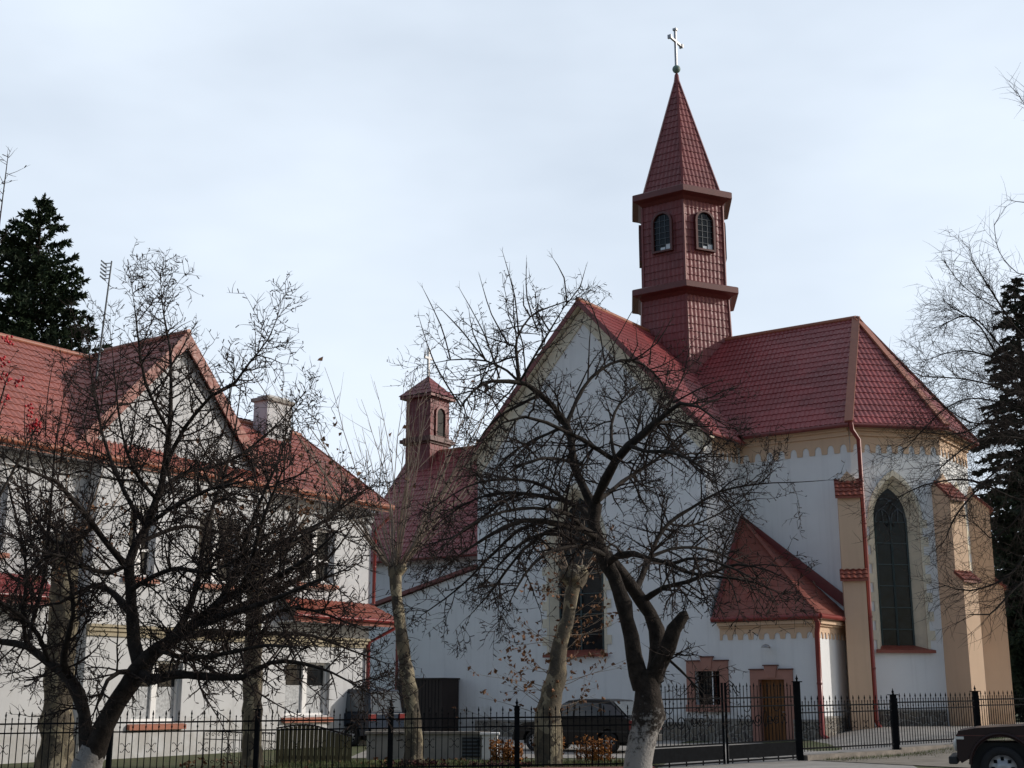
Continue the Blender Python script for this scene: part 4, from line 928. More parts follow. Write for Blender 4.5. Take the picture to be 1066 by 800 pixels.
# low wall with a white pillar, inside the left fence
lw2 = empty('low_wall', at(455, 780, 34.0)*1); lw2.location.z = 0
tag(lw2, 'low pale grey garden wall with a white end pillar and dark vent, behind the iron fence', 'wall')
x0 = at(384, 770, 34.6).x; x1 = at(520, 770, 33.6).x
ox = lw2.location
mb = MB(); mb.box(x0-ox.x, x1-0.25-ox.x, 0.1, 0.32, -0.2, 0.64, 'concrete'); mb.box(x0-ox.x-0.05, x1-0.25-ox.x, 0.04, 0.38, 0.64, 0.70, 'old_concrete'); mb.build('wall', lw2)
mb = MB(); mb.box(x1-0.45-ox.x, x1-0.05-ox.x, -0.06, 0.34, -0.2, 0.62, 'white_paint'); mb.box(x1-0.5-ox.x, x1-ox.x, -0.1, 0.38, 0.62, 0.68, 'white_paint'); mb.build('pillar', lw2, bevel=0.015)
mb = MB(); mb.box(x1-0.95-ox.x, x1-0.5-ox.x, 0.06, 0.098, 0.08, 0.56, 'plastic'); 
for k in range(5): mb.box(x1-0.95-ox.x, x1-0.5-ox.x, 0.045, 0.06, 0.12+k*0.09, 0.15+k*0.09, 'lead')
mb.build('vent', lw2)
# dark board screen against the aisle wall
sh = empty('board_shed', W(-33.0, BT-0.62, 0), RZ); tag(sh, 'dark brown board shed standing against the white church wall', 'shed')
mb = MB(); mb.box(-1.15, 1.15, -0.5, 0.58, 0.12, 2.20, 'dark_wood')
for k in range(1, 14): mb.box(-1.15+k*0.165-0.008, -1.15+k*0.165+0.008, -0.508, -0.502, 0.15, 2.17, 'iron')
mb.build('wall', sh)
mb = MB(); mb.box(-1.2, 1.2, -0.56, 0.6, 2.20, 2.26, 'dark_wood'); mb.build('roof', sh)
# olive board gate at the house corner and wrought stair railing
og = empty('board_gate', (at(330, 780, 32.6).x, 32.6, 0)); tag(og, 'olive brown board gate with a curved top below the house window', 'gate')
mb = MB(); xa = at(287, 780, 32.6).x-og.location.x; xb = at(366, 780, 32.6).x-og.location.x
topz = [0.80, 0.84, 0.87, 0.88, 0.86, 0.80, 0.74, 0.68, 0.62]
nb = 18
for k in range(nb):
    a = xa+(xb-xa)*k/nb; b_ = xa+(xb-xa)*(k+1)/nb-0.012; t = k/(nb-1)*8; i = min(7, int(t)); zt = topz[i]+(topz[i+1]-topz[i])*(t-i)
    mb.box(a, b_, 0, 0.03, -0.15+0.02*(k % 3), zt, 'olive_wood')
mb.build('boards', og)
mb = MB()
for k in range(8): mb.bar((xa+(xb-xa)*k/8, 0.0, topz[k]+0.02), (xa+(xb-xa)*(k+1)/8, 0.0, topz[k+1]+0.02), 0.06, 0.04, 'dark_wood')
mb.box(xa, xb, 0.032, 0.06, 0.1, 0.18, 'olive_wood'); mb.build('top_rail', og)
rl = empty('stair_railing', (at(240, 780, 31.6).x, 31.6, 0)); tag(rl, 'black wrought iron stair railing with curls beside the olive board gate', 'railing')
mb = MB(); xa = at(212, 780, 31.6).x-rl.location.x; xb = at(286, 780, 31.6).x-rl.location.x
for z, s in ((0.78, 0.03), (0.60, 0.02), (0.0, 0.02)): mb.bar((xa, 0, z), (xb, 0, z-0.05), s, s, 'iron')
n = 12
for k in range(n+1):
    x = xa+(xb-xa)*k/n; mb.bar((x, 0, -0.2), (x, 0, 0.76), 0.014, 0.014, 'iron')
    if k < n:
        cx = x+(xb-xa)/n/2
        for cz in (0.70, 0.36, 0.08): mb.tube([(cx+0.05*math.cos(a_*0.6)*(1-a_/14), 0, cz+0.05*math.sin(a_*0.6)*(1-a_/14)) for a_ in range(12)], 0.007, 4, 'iron')
mb.build('bars', rl)

# =================================================================== cars
def arch(cx, cz, r, n=10): return [(cx+r*math.cos(math.pi*i/n), cz+r*math.sin(math.pi*i/n)) for i in range(n+1)]
def wheel(par, x, y, r, wd, side):
    w_ = empty('wheel', (x, y, r)); w_.parent = par
    mb = MB(); prof = [(r*0.62, -wd/2), (r*0.94, -wd/2), (r, -wd/2+0.03), (r, wd/2-0.03), (r*0.94, wd/2), (r*0.62, wd/2)]
    n = 28; vs = [Vector((rr*math.cos(2*math.pi*j/n), t, rr*math.sin(2*math.pi*j/n))) for rr, t in prof for j in range(n)]
    mb.add(vs, [(i*n+j, i*n+(j+1) % n, ((i+1) % 6)*n+(j+1) % n, ((i+1) % 6)*n+j) for i in range(6) for j in range(n)], 'rubber', True); mb.build('tyre', w_)
    mb = MB(); s = side*wd/2
    prof = [(r*0.64, s*0.96), (r*0.60, s*0.6), (r*0.34, s*0.72), (r*0.28, s*0.98), (r*0.10, s*1.0), (0.002, s*0.98)]
    vs = [Vector((rr*math.cos(2*math.pi*j/n), t, rr*math.sin(2*math.pi*j/n))) for rr, t in prof for j in range(n)]
    mb.add(vs, [(i*n+j, i*n+(j+1) % n, (i+1)*n+(j+1) % n, (i+1)*n+j) for i in range(5) for j in range(n)], 'steel', True)
    for j in range(8):
        a = j*math.pi/4; mb.box(r*0.44*math.cos(a)-0.025, r*0.44*math.cos(a)+0.025, s*0.70-0.01, s*0.70+0.012, r*0.44*math.sin(a)-0.025, r*0.44*math.sin(a)+0.025, 'iron')
    mb.build('rim', w_)
def car(name, label, cat, loc, rz, paint, Ln, Wd, lower, cab, wheels, wr_, beltz, roofz, tilt, panes, extra=None):
    """side profile in (x forward, z). lower: closed profile with arches; cab: (x_rear_base, x_rear_top, x_front_top, x_front_base)"""
    root = empty(name, loc, rz); tag(root, label, cat); hw = Wd/2
    mb = MB(); mb.prism([Vector((x, -hw, z)) for x, z in lower], (0, Wd, 0), paint)
    body = mb.build('body', root, bevel=0.045)
    mb = MB(); rb, rt, ft, fb = cab; h0, h1 = hw-0.05, hw-tilt
    vs = [Vector((x, s*hh, z)) for (x, z, hh) in ((rb, beltz-0.02, h0), (rt, roofz, h1), ((rt*0.65+ft*0.35), roofz+0.03, h1), ((rt*0.3+ft*0.7), roofz+0.03, h1), (ft, roofz-0.01, h1), (fb, beltz-0.02, h0)) for s in (-1, 1)]
    fs = [(2*i, 2*i+1, 2*i+3, 2*i+2) for i in range(5)] + [(10, 11, 1, 0), (0, 2, 4, 6, 8, 10), (11, 9, 7, 5, 3, 1)]
    mb.add(vs, fs, paint); mb.build('cabin', root, bevel=0.05)
    # side glass follows the leaning cabin side
    def side(x, z, s, o=0.006):
        t = (z-beltz)/(roofz-beltz); return Vector((x, s*(h0+(h1-h0)*t+o), z))
    for s in (-1, 1):
        for pn in panes:
            mb = MB(); mb.prism([side(x, z, s) for x, z in pn], Vector((0, s*0.006, 0)), 'car_glass'); mb.build('side_window', root)
            mb = None
    for (xa, xb_, nm) in ((fb, ft, 'windscreen'), (rb, rt, 'rear_window')):
        d = 1 if xb_ < xa else -1; k0, k1 = 0.10, 0.90
        za, zb2 = beltz+(roofz-beltz)*k0, beltz+(roofz-beltz)*k1; x0_, x1_ = xa+(xb_-xa)*k0, xa+(xb_-xa)*k1
        nv = Vector(((roofz-beltz), 0, -(xb_-xa))).normalized()*(1 if nm == 'windscreen' else -1)
        if nm == 'rear_window': nv = Vector((-(roofz-beltz), 0, (xb_-xa))).normalized()
        ya, yb = h0-0.12, h1-0.10
        mb = MB(); mb.prism([Vector((x0_, -ya, za))+nv*0.012, Vector((x0_, ya, za))+nv*0.012, Vector((x1_, yb, zb2))+nv*0.012, Vector((x1_, -yb, zb2))+nv*0.012], nv*0.006, 'car_glass'); mb.build(nm, root)
    for x in wheels:
        for s in (-1, 1): wheel(root, x, s*(hw-0.11), wr_, 0.19, s)
    mb = MB(); mb.box(wheels[1]-0.50, wheels[0]+0.50, -hw+0.26, hw-0.26, 0.20, 0.74, 'plastic'); mb.build('underside', root)
    if extra: extra(root, hw)
    return root
# maroon off-roader at the kerb
nr_ = 0.345; fx, rx = 1.12, -1.10; za = 0.40
lower = [(-1.78, 0.42), (-1.80, 0.95), (-1.74, 1.02), (0.62, 1.02), (0.66, 1.02), (1.50, 0.97), (1.76, 0.92), (1.80, 0.84), (1.80, 0.50), (1.74, 0.42)]
lower += [p for p in arch(fx, za-0.02, 0.46) if p[1] >= 0.40] + [(0.60, 0.36), (-0.58, 0.36)] + [p for p in arch(rx, za-0.02, 0.46) if p[1] >= 0.40]
def niva_extra(root, hw):
    mb = MB(); 
    for s in (-1, 1):
        mb = MB(); mb.box(0.30, 1.78, s*(hw+0.004)-0.004, s*(hw+0.004)+0.004, 0.845, 0.86, 'trim_dark'); mb.build('trim_strip', root)
        for cx in (fx, rx):
            mb = MB(); pts = [Vector((x, s*(hw+0.012), z)) for x, z in arch(cx, za, 0.485, 14)]; mb.tube(pts, 0.028, 6, 'car_maroon'); mb.build('arch_trim', root)
    mb = MB(); mb.box(1.80, 1.94, -hw+0.02, hw-0.02, 0.40, 0.52, 'plastic'); mb.build('bumper', root, bevel=0.02)
    mb = MB(); mb.box(-1.93, -1.80, -hw+0.02, hw-0.02, 0.40, 0.52, 'plastic'); mb.build('bumper', root, bevel=0.02)
    for s in (-1, 1):
        hl = empty('headlight', (1.80, s*0.55, 0.70)); hl.parent = root
        mb = MB(); n = 18; pr = [(0.105, -0.02), (0.105, 0.03), (0.09, 0.045), (0.05, 0.06), (0.002, 0.065)]
        vs = [Vector((t, r*math.cos(2*math.pi*j/n), r*math.sin(2*math.pi*j/n))) for r, t in pr for j in range(n)]
        mb.add(vs, [(i*n+j, i*n+(j+1) % n, (i+1)*n+(j+1) % n, (i+1)*n+j) for i in range(4) for j in range(n)], 'lamp_lens', True); mb.build('lens', hl)
        mb = MB(); mb.box(1.68, 1.80+0.012, s*(hw-0.20), s*(hw+0.008), 0.79, 0.835, 'lamp_lens'); mb.build('turn_signal', root, bevel=0.008)
        mb = MB(); mb.box(-1.82, -1.79, s*(hw-0.32), s*(hw-0.05), 0.62, 0.86, 'tail'); mb.build('tail_light', root)
        mb = MB(); mb.box(0.45, 0.56, s*(hw+0.02), s*(hw+0.20), 1.06, 1.18, 'plastic'); mb.bar((0.52, s*hw*0.96, 1.04), (0.5, s*(hw+0.06), 1.10), 0.03, 0.03, 'plastic'); mb.build('wing_mirror', root, bevel=0.015)
        mb = MB(); mb.box(-0.02, 0.14, s*(hw+0.005)-0.012, s*(hw+0.02)+0.012, 0.88, 0.91, 'plastic'); mb.build('door_handle', root)
        mb = MB(); mb.box(0.60, 0.68, s*(hw+0.004)-0.006, s*(hw+0.006)+0.006, 0.60, 0.64, 'lamp_lens'); mb.build('side_marker', root)
        mb = MB(); mb.box(0.555, 0.562, s*(hw+0.001)-0.002, s*(hw+0.001)+0.002, 0.44, 1.0, 'plastic'); mb.box(-0.55, -0.543, s*(hw+0.001)-0.002, s*(hw+0.001)+0.002, 0.44, 1.0, 'plastic'); mb.build('door_gap', root)
    mb = MB(); mb.box(1.795, 1.812, -0.42, 0.42, 0.60, 0.80, 'plastic')
    for k in range(7): mb.box(1.812, 1.82, -0.40+k*0.12, -0.36+k*0.12, 0.61, 0.79, 'chrome')
    mb.build('grille', root)
    mb = MB()
    for s in (-0.35, 0.15): mb.bar((0.66, s, 1.035), (0.42, s+0.42, 1.22), 0.014, 0.014, 'plastic')
    mb.build('wiper', root)
pn1_ = [(-0.46, 1.07), (0.44, 1.07), (0.17, 1.52), (-0.46, 1.54)]; pn2_ = [(-1.50, 1.07), (-0.55, 1.07), (-0.55, 1.54), (-1.44, 1.53)]
car('parked_car', 'maroon off road car at the kerb, only its bonnet and front wheel showing', 'car', (9.2, 22.0, 0.112), math.pi-0.36, 'car_maroon', 3.6, 1.66, lower, (-1.76, -1.60, 0.10, 0.60), (fx, rx), nr_, 1.02, 1.60, 0.17, [pn1_, pn2_], niva_extra)
# black hatchback behind the fence
fx2, rx2 = 1.25, -1.22
lower2 = [(-1.92, 0.34), (-1.98, 0.60), (-1.95, 0.90), (-1.86, 0.93), (0.75, 0.88), (1.55, 0.78), (1.86, 0.68), (1.95, 0.52), (1.93, 0.32)]
lower2 += [p for p in arch(fx2, 0.29, 0.36) if p[1] >= 0.29] + [(0.85, 0.24), (-0.84, 0.24)] + [p for p in arch(rx2, 0.29, 0.36) if p[1] >= 0.29]
def hatch_extra(root, hw):
    for s in (-1, 1):
        mb = MB(); mb.box(-2.0, -1.90, s*(hw-0.24), s*(hw+0.006), 0.62, 0.88, 'tail'); mb.build('tail_light', root, bevel=0.01)
        mb = MB(); mb.box(1.82, 1.93, s*(hw-0.36), s*(hw-0.04), 0.55, 0.68, 'lamp_lens'); mb.build('headlight', root, bevel=0.015)
        mb = MB(); mb.box(0.66, 0.78, s*(hw-0.02), s*(hw+0.15), 0.92, 1.04, 'plastic'); mb.build('wing_mirror', root, bevel=0.015)
        mb = MB(); mb.box(-1.9, 1.85, s*(hw+0.006)-0.008, s*(hw+0.006)+0.008, 0.55, 0.60, 'plastic'); mb.build('trim_strip', root)
    mb = MB(); mb.box(-2.05, -1.96, -hw+0.03, hw-0.03, 0.30, 0.50, 'plastic'); mb.box(1.93, 2.02, -hw+0.03, hw-0.03, 0.28, 0.46, 'plastic'); mb.build('bumper', root, bevel=0.02)
pB1 = [(-0.05, 0.95), (0.80, 0.93), (0.30, 1.33), (-0.05, 1.36)]; pB2 = [(-0.95, 0.96), (-0.12, 0.95), (-0.12, 1.36), (-0.85, 1.34)]; pB3 = [(-1.72, 0.97), (-1.04, 0.96), (-0.95, 1.33), (-1.28, 1.29)]
P_ = at(610, 775, 38.3)
car('parked_car', 'black hatchback parked in the church yard behind the iron fence', 'car', (P_.x, 38.3, 0.05), RZ+math.pi, 'car_black', 4.0, 1.66, lower2, (-1.85, -1.20, 0.18, 0.98), (fx2, rx2), 0.29, 0.90, 1.42, 0.17, [pB1, pB2, pB3], hatch_extra)
# dark blue van beyond the house corner, seen from behind
fx3, rx3 = 1.3, -1.25
lower3 = [(-2.0, 0.36), (-2.02, 1.0), (0.9, 1.0), (1.7, 0.92), (2.0, 0.7), (2.02, 0.36)] + [p for p in arch(fx3, 0.32, 0.4) if p[1] >= 0.32] + [(0.85, 0.28), (-0.8, 0.28)] + [p for p in arch(rx3, 0.32, 0.4) if p[1] >= 0.32]
def van_extra(root, hw):
    for s in (-1, 1):
        mb = MB(); mb.box(-2.05, -1.97, s*(hw-0.30), s*(hw+0.006), 0.78, 0.98, 'tail'); mb.build('tail_light', root, bevel=0.01)
    mb = MB(); mb.box(-2.08, -2.0, -hw+0.03, hw-0.03, 0.34, 0.56, 'plastic'); mb.build('bumper', root, bevel=0.02)
P_ = at(392, 770, 42.0)
car('parked_van', 'dark blue van half hidden behind the house corner', 'van', (P_.x-1.35, 43.3, 0.05), RZ+math.pi, 'car_blue', 4.0, 1.7, lower3, (-2.0, -1.9, 0.3, 1.15), (fx3, rx3), 0.31, 1.0, 1.72, 0.14, [[(-1.75, 1.06), (-0.6, 1.06), (-0.6, 1.6), (-1.7, 1.6)], [(-0.5, 1.06), (0.95, 1.06), (0.3, 1.6), (-0.5, 1.6)]], van_extra)

# =================================================================== trees
def smooth(pts, step):
    "Catmull-Rom through control points (vector, radius)"
    P = [Vector(p) for p, r in pts]; Rr = [r for p, r in pts]; out = []
    for i in range(len(P)-1):
        p0, p1, p2, p3 = P[max(i-1, 0)], P[i], P[i+1], P[min(i+2, len(P)-1)]
        n = max(1, int((p2-p1).length/step))
        for k in range(n):
            t = k/n; t2, t3 = t*t, t*t*t
            q_ = 0.5*((2*p1) + (p2-p0)*t + (2*p0-5*p1+4*p2-p3)*t2 + (3*p1-p0-3*p2+p3)*t3)
            out.append((q_, Rr[i]+(Rr[i+1]-Rr[i])*t))
    out.append((P[-1], Rr[-1])); return out
class Tree:
    def __init__(s, seed): s.rng = random.Random(seed); s.wood = MB(); s.twig = MB(); s.leaf = MB(); s.n = 0; s.tips = []; s.rmin = 0.0058
    def rv(s):
        g = s.rng.gauss; v_ = Vector((g(0, 1), g(0, 1), g(0, 1))); return v_.normalized()
    def limb(s, pts, mat, knobby=0.0, step=0.22, sides=8):
        pp = smooth(pts, step); q_ = []
        for i, (p, r) in enumerate(pp):
            if 0 < i < len(pp)-1 and knobby: p = p + s.rv()*(knobby*r); r = r*(1+s.rng.uniform(-.12, .14))
            q_.append((p, r))
        n = sides if q_[0][1] > 0.06 else 6
        s.wood.tube([p for p, r in q_], [r for p, r in q_], n, mat, cap=True); return q_
    def branch(s, p, d, ln, r, mat, trop, wig, nseg, sides=3, mb=None):
        pts = [Vector(p)]; d = Vector(d).normalized(); st = ln/nseg
        for k in range(nseg):
            d = (d + s.rv()*wig + trop*(0.5+k/nseg)*0.5).normalized(); pts.append(pts[-1]+d*st)
        rr = [r*(1-0.72*k/nseg) for k in range(nseg+1)]
        (mb or s.twig).tube(pts, rr, sides, mat, cap=False); s.n += 1
        return pts, rr
    def side_dir(s, d, ang):
        d = d.normalized(); x = s.rv(); x = (x - d*x.dot(d)).normalized(); return d*math.cos(ang)+x*math.sin(ang)
    def sprout(s, path, dens, lr, r0, mat, trop, wig=0.22, lv=2, t0=0.1, spurs=True, up=None, sub=6.0, subl=(0.25, 0.7), ang=(0.7, 1.35)):
        "side branches along a limb, twigs on those, short spurs on the twigs"
        rng = s.rng; L_ = sum((path[i+1][0]-path[i][0]).length for i in range(len(path)-1)); n = int(L_*dens)
        for k in range(n):
            t = t0+(1-t0)*rng.random(); i = min(len(path)-2, int(t*(len(path)-1))); f = t*(len(path)-1)-i
            p = path[i][0].lerp(path[i+1][0], f); rl = path[i][1]; d = path[i+1][0]-path[i][0]
            dd = s.side_dir(d, rng.uniform(*ang))
            if up is not None: dd = (dd+up*rng.uniform(0.2, 1.0)).normalized()
            ln = rng.uniform(*lr)*(1.08-0.5*t)
            s.grow(p, dd, ln, min(r0, rl*0.7), mat, trop, wig, lv, spurs, sub, subl)
        p = path[-1][0]; d = path[-1][0]-path[-2][0]
        for k in range(3): s.grow(p, s.side_dir(d, rng.uniform(0.1, 0.6)), rng.uniform(*lr)*0.5, min(r0, path[-1][1]*0.9), mat, trop, wig, lv, spurs, sub, subl)
    def grow(s, p, d, ln, r, mat, trop, wig, lv, spurs, sub, subl):
        rng = s.rng; nseg = max(3, int(ln/0.2)); pts, rr = s.branch(p, d, ln, r, mat, trop, wig, nseg, 4 if r > 0.012 else 3)
        s.tips.append((pts[-1], (pts[-1]-pts[-2]).normalized()))
        if lv > 1:
            for k in range(int(ln*sub+rng.random())):
                t = rng.uniform(0.15, 0.98)*nseg; i = min(nseg-1, int(t)); q_ = pts[i].lerp(pts[i+1], t-i)
                l2 = rng.uniform(*subl)*(1.1-0.5*t/nseg)
                s.grow(q_, s.side_dir(pts[i+1]-pts[i], rng.uniform(0.6, 1.25)), l2, max(s.rmin, rr[i]*0.65), mat, trop*0.8, wig*1.15, lv-1, spurs, sub, (subl[0]*0.6, subl[1]*0.6))
        if spurs:
            for k in range(int(ln*4.5)):
                t = rng.uniform(0.1, 1)*nseg; i = min(nseg-1, int(t)); q_ = pts[i].lerp(pts[i+1], t-i)
                e = q_ + s.side_dir(pts[i+1]-pts[i], rng.uniform(0.7, 1.4))*rng.uniform(0.03, 0.10)
                s.twig.tube([q_, e], [0.007, 0.009], 3, mat, cap=False)
    def leaves(s, pts, n, spread, size, mat, droop=0.3):
        rng = s.rng
        for k in range(n):
            p = rng.choice(pts)+s.rv()*spread*rng.random(); a = s.rv(); b_ = s.rv(); b_ = (b_-a*a.dot(b_)).normalized(); z = size*rng.uniform(0.55, 1.25)
            cN = a.cross(b_)*z*0.25
            v_ = [p-a*z*.5, p+b_*z*.36+cN, p+a*z*.55, p-b_*z*.36+cN, p+a*z*0.05]
            s.leaf.add(v_, [(0, 1, 4), (1, 2, 4), (2, 3, 4), (3, 0, 4)], mat)
    def finish(s, name, base, label, group=None, crown='crown', cat='tree'):
        root = empty(name, base); tag(root, label, cat, group); b_ = Vector(base)
        for mb, nm in ((s.wood, 'trunk'), (s.twig, crown), (s.leaf, 'leaves')):
            if mb.v:
                mb.v = [(p[0]-b_.x, p[1]-b_.y, p[2]-b_.z) for p in mb.v]; mb.build(nm, root, recalc=False)
        return root
UP = Vector((0, 0, 1))
# a limb is given as (place in the photograph, metres nearer or farther than the trunk, radius)
def pl(D, *q_): return [(at(x, y, D+o), r*0.86) for x, y, o, r in q_]

# ---- the old apple tree in front of the church
T = Tree(11); D = 22.0
base = Vector((at(668, 800, D).x, D, 0.0))
bk = 'bark_apple'
g0 = smooth([(base+Vector((-0.04, 0, -0.1)), 0.40), (base+Vector((-0.02, 0, 0.12)), 0.29), (at(664, 800, D), 0.235), (at(667, 778, D), 0.225), (at(672, 757, D), 0.235)], 0.1)
T.wood.tube([p for p, r in g0], [r*(1+T.rng.uniform(-.03, .03)) for p, r in g0], 14, 'bark_lime', cap=True)
T.limb(pl(D, (672, 758, 0, .27), (675, 745, 0, .29), (675, 730, 0, .262), (674, 716, 0, .255), (673, 704, 0, .255), (673, 698, 0, .22)), 'bark_lime', 0.05, sides=14)
st1 = T.limb(pl(D, (669, 716, 0, .20), (660, 682, -.1, .165), (653, 645, -.15, .15), (645, 615, -.1, .145), (632, 588, 0, .15), (622, 565, .05, .145), (618, 545, .05, .14), (620, 525, .1, .14)), bk, 0.10)
st2 = T.limb(pl(D, (676, 716, 0, .20), (684, 690, .25, .16), (683, 655, .35, .15), (668, 625, .35, .15), (648, 600, .25, .145), (630, 578, .15, .14)), bk, 0.10)
T.limb(pl(D, (680, 706, 0, .20), (694, 676, -.25, .15), (701, 655, -.35, .13), (712, 640, -.45, .12), (714, 636, -.46, .02)), bk, 0.12)
limbs = [
 pl(D, (619, 532, .1, .13), (608, 508, .3, .115), (598, 483, .5, .105), (595, 458, .7, .095), (589, 442, .8, .09), (576, 424, .7, .08), (563, 411, .6, .07), (548, 400, .5, .06), (530, 397, .3, .05), (512, 397, .1, .04), (494, 406, -.2, .03), (480, 424, -.5, .018)),
 pl(D, (619, 525, .1, .13), (630, 500, -.3, .115), (641, 480, -.6, .105), (655, 464, -.9, .095), (676, 446, -1.1, .08), (693, 431, -1.3, .06), (708, 420, -1.5, .045), (728, 424, -1.7, .03), (744, 436, -1.8, .015)),
 pl(D, (589, 444, .8, .06), (597, 424, 1.1, .055), (606, 406, 1.3, .05), (615, 394, 1.4, .048), (635, 379, 1.6, .042), (658, 375, 1.8, .038), (680, 388, 1.9, .03), (694, 408, 1.9, .022), (699, 430, 1.8, .012)),
 pl(D, (641, 480, -.6, .07), (625, 470, -.9, .055), (605, 457, -1.3, .05), (588, 449, -1.6, .045), (569, 440, -1.8, .04), (546, 434, -2.0, .032), (524, 440, -2.1, .022), (505, 456, -2.2, .012)),
 pl(D, (541, 398, .5, .045), (538, 372, .8, .04), (538, 353, 1.0, .035), (552, 330, 1.3, .028), (572, 320, 1.5, .02), (596, 312, 1.7, .01)),
 pl(D, (541, 398, .5, .035), (556, 372, .2, .03), (572, 345, 0, .022), (586, 322, -.2, .012)),
 pl(D, (541, 398, .5, .035), (528, 386, .6, .03), (506, 376, .9, .026), (488, 374, 1.1, .02), (469, 375, 1.3, .015), (442, 380, 1.5, .008)),
 pl(D, (622, 560, .05, .10), (605, 550, -.4, .085), (587, 547, -.7, .075), (566, 543, -1.0, .065), (545, 542, -1.2, .055), (525, 549, -1.3, .045), (506, 560, -1.4, .035), (484, 574, -1.5, .025), (462, 590, -1.6, .012)),
 pl(D, (620, 545, .05, .09), (605, 530, .5, .075), (590, 522, .8, .065), (571, 518, 1.1, .055), (545, 514, 1.4, .048), (519, 514, 1.6, .04), (497, 519, 1.8, .03), (479, 528, 1.9, .022), (455, 546, 2.0, .01)),
 pl(D, (640, 600, .2, .10), (622, 575, .9, .07), (596, 560, 1.3, .055), (566, 556, 1.6, .05), (540, 568, 1.8, .04), (520, 588, 1.9, .025), (506, 606, 1.9, .012)),
 pl(D, (632, 588, 0, .09), (645, 578, -.5, .075), (660, 577, -.8, .065), (675, 581, -1.1, .055), (697, 588, -1.4, .05), (718, 597, -1.6, .04), (750, 601, -1.8, .03), (785, 606, -2.0, .018), (812, 618, -2.1, .008)),
 pl(D, (660, 620, .3, .09), (668, 600, .7, .07), (677, 580, 1.0, .06), (684, 562, 1.2, .055), (696, 545, 1.4, .05), (720, 529, 1.6, .04), (750, 512, 1.7, .03), (790, 504, 1.7, .02), (835, 502, 1.7, .012), (862, 500, 1.7, .006)),
 pl(D, (696, 545, 1.4, .04), (716, 548, 1.8, .03), (742, 538, 2.2, .025), (772, 520, 2.5, .016), (800, 486, 2.7, .007)),
 pl(D, (669, 626, .35, .08), (690, 612, .1, .06), (715, 606, -.2, .05), (742, 596, -.5, .04), (768, 588, -.8, .03), (800, 594, -1.1, .018), (822, 604, -1.2, .008)),
 pl(D, (655, 464, -.9, .06), (672, 470, -1.3, .045), (694, 470, -1.6, .04), (716, 478, -1.9, .03), (736, 492, -2.2, .018), (746, 512, -2.4, .008)),
 pl(D, (620, 524, .1, .07), (640, 508, .8, .06), (662, 492, 1.4, .05), (684, 478, 1.9, .04), (706, 456, 2.3, .03), (726, 440, 2.5, .02), (742, 420, 2.6, .008)),
 pl(D, (563, 411, .6, .045), (544, 420, 1.2, .04), (522, 432, 1.7, .032), (504, 450, 2.0, .022), (492, 474, 2.2, .01)),
 pl(D, (680, 672, .3, .06), (700, 690, -.2, .035), (716, 706, -.5, .022), (732, 722, -.8, .01)),
]
limbs += [
 pl(D, (606, 549, -.4, .06), (592, 536, -.9, .05), (570, 530, -1.4, .045), (540, 530, -1.8, .038), (508, 538, -2.1, .03), (482, 552, -2.3, .02), (456, 574, -2.5, .01)),
 pl(D, (587, 547, -.7, .05), (566, 556, -.6, .045), (545, 572, -.5, .038), (526, 596, -.4, .03), (508, 620, -.3, .02), (490, 640, -.3, .008)),
 pl(D, (590, 522, .8, .05), (570, 508, .6, .042), (545, 500, .4, .036), (512, 500, .2, .03), (484, 508, 0, .02), (450, 530, -.2, .01)),
 pl(D, (632, 580, .1, .06), (612, 570, -.8, .05), (590, 570, -1.3, .042), (566, 578, -1.7, .035), (545, 600, -2.0, .025), (530, 628, -2.2, .01)),
 pl(D, (566, 543, -1.0, .045), (540, 552, -.7, .04), (512, 578, -.4, .032), (478, 612, -.2, .024), (440, 640, 0, .01)),
 pl(D, (545, 514, 1.4, .04), (520, 525, 1.7, .034), (496, 545, 2.0, .028), (470, 560, 2.2, .02), (440, 568, 2.4, .01)),
 pl(D, (697, 588, -1.4, .045), (716, 582, -1.7, .036), (742, 584, -2.0, .03), (768, 594, -2.2, .02), (800, 612, -2.4, .008)),
 pl(D, (675, 581, -1.1, .05), (698, 572, -.8, .04), (724, 570, -.5, .032), (752, 578, -.2, .022), (780, 590, 0, .01)),
 pl(D, (589, 444, .8, .05), (570, 452, 1.2, .04), (548, 462, 1.6, .034), (525, 478, 1.9, .025), (508, 500, 2.1, .012)),
 pl(D, (676, 446, -1.1, .05), (690, 440, -.5, .04), (708, 440, 0, .034), (730, 448, .4, .024), (750, 466, .7, .01)),
 pl(D, (598, 483, .5, .05), (582, 478, -.2, .042), (562, 478, -.8, .036), (540, 486, -1.3, .028), (520, 500, -1.7, .014)),
 pl(D, (641, 480, -.6, .05), (636, 455, -.2, .042), (640, 430, .2, .034), (654, 408, .5, .026), (672, 396, .8, .012)),
]
lp = [T.limb([(p, r*0.82) for p, r in l_], bk, 0.16) for l_ in limbs]
for i, path in enumerate(lp):
    low = i in (7, 8, 9, 10, 13, 18, 19, 20, 21, 22, 23, 24, 25)
    T.sprout(path, 5.4 if low else 6.2, (0.45, 1.5), 0.021, 'bark_twig', (UP*(0.08 if not low else -0.16)), 0.26, 3, 0.15 if i > 2 else 0.3, sub=5.8, subl=(0.2, 0.62))
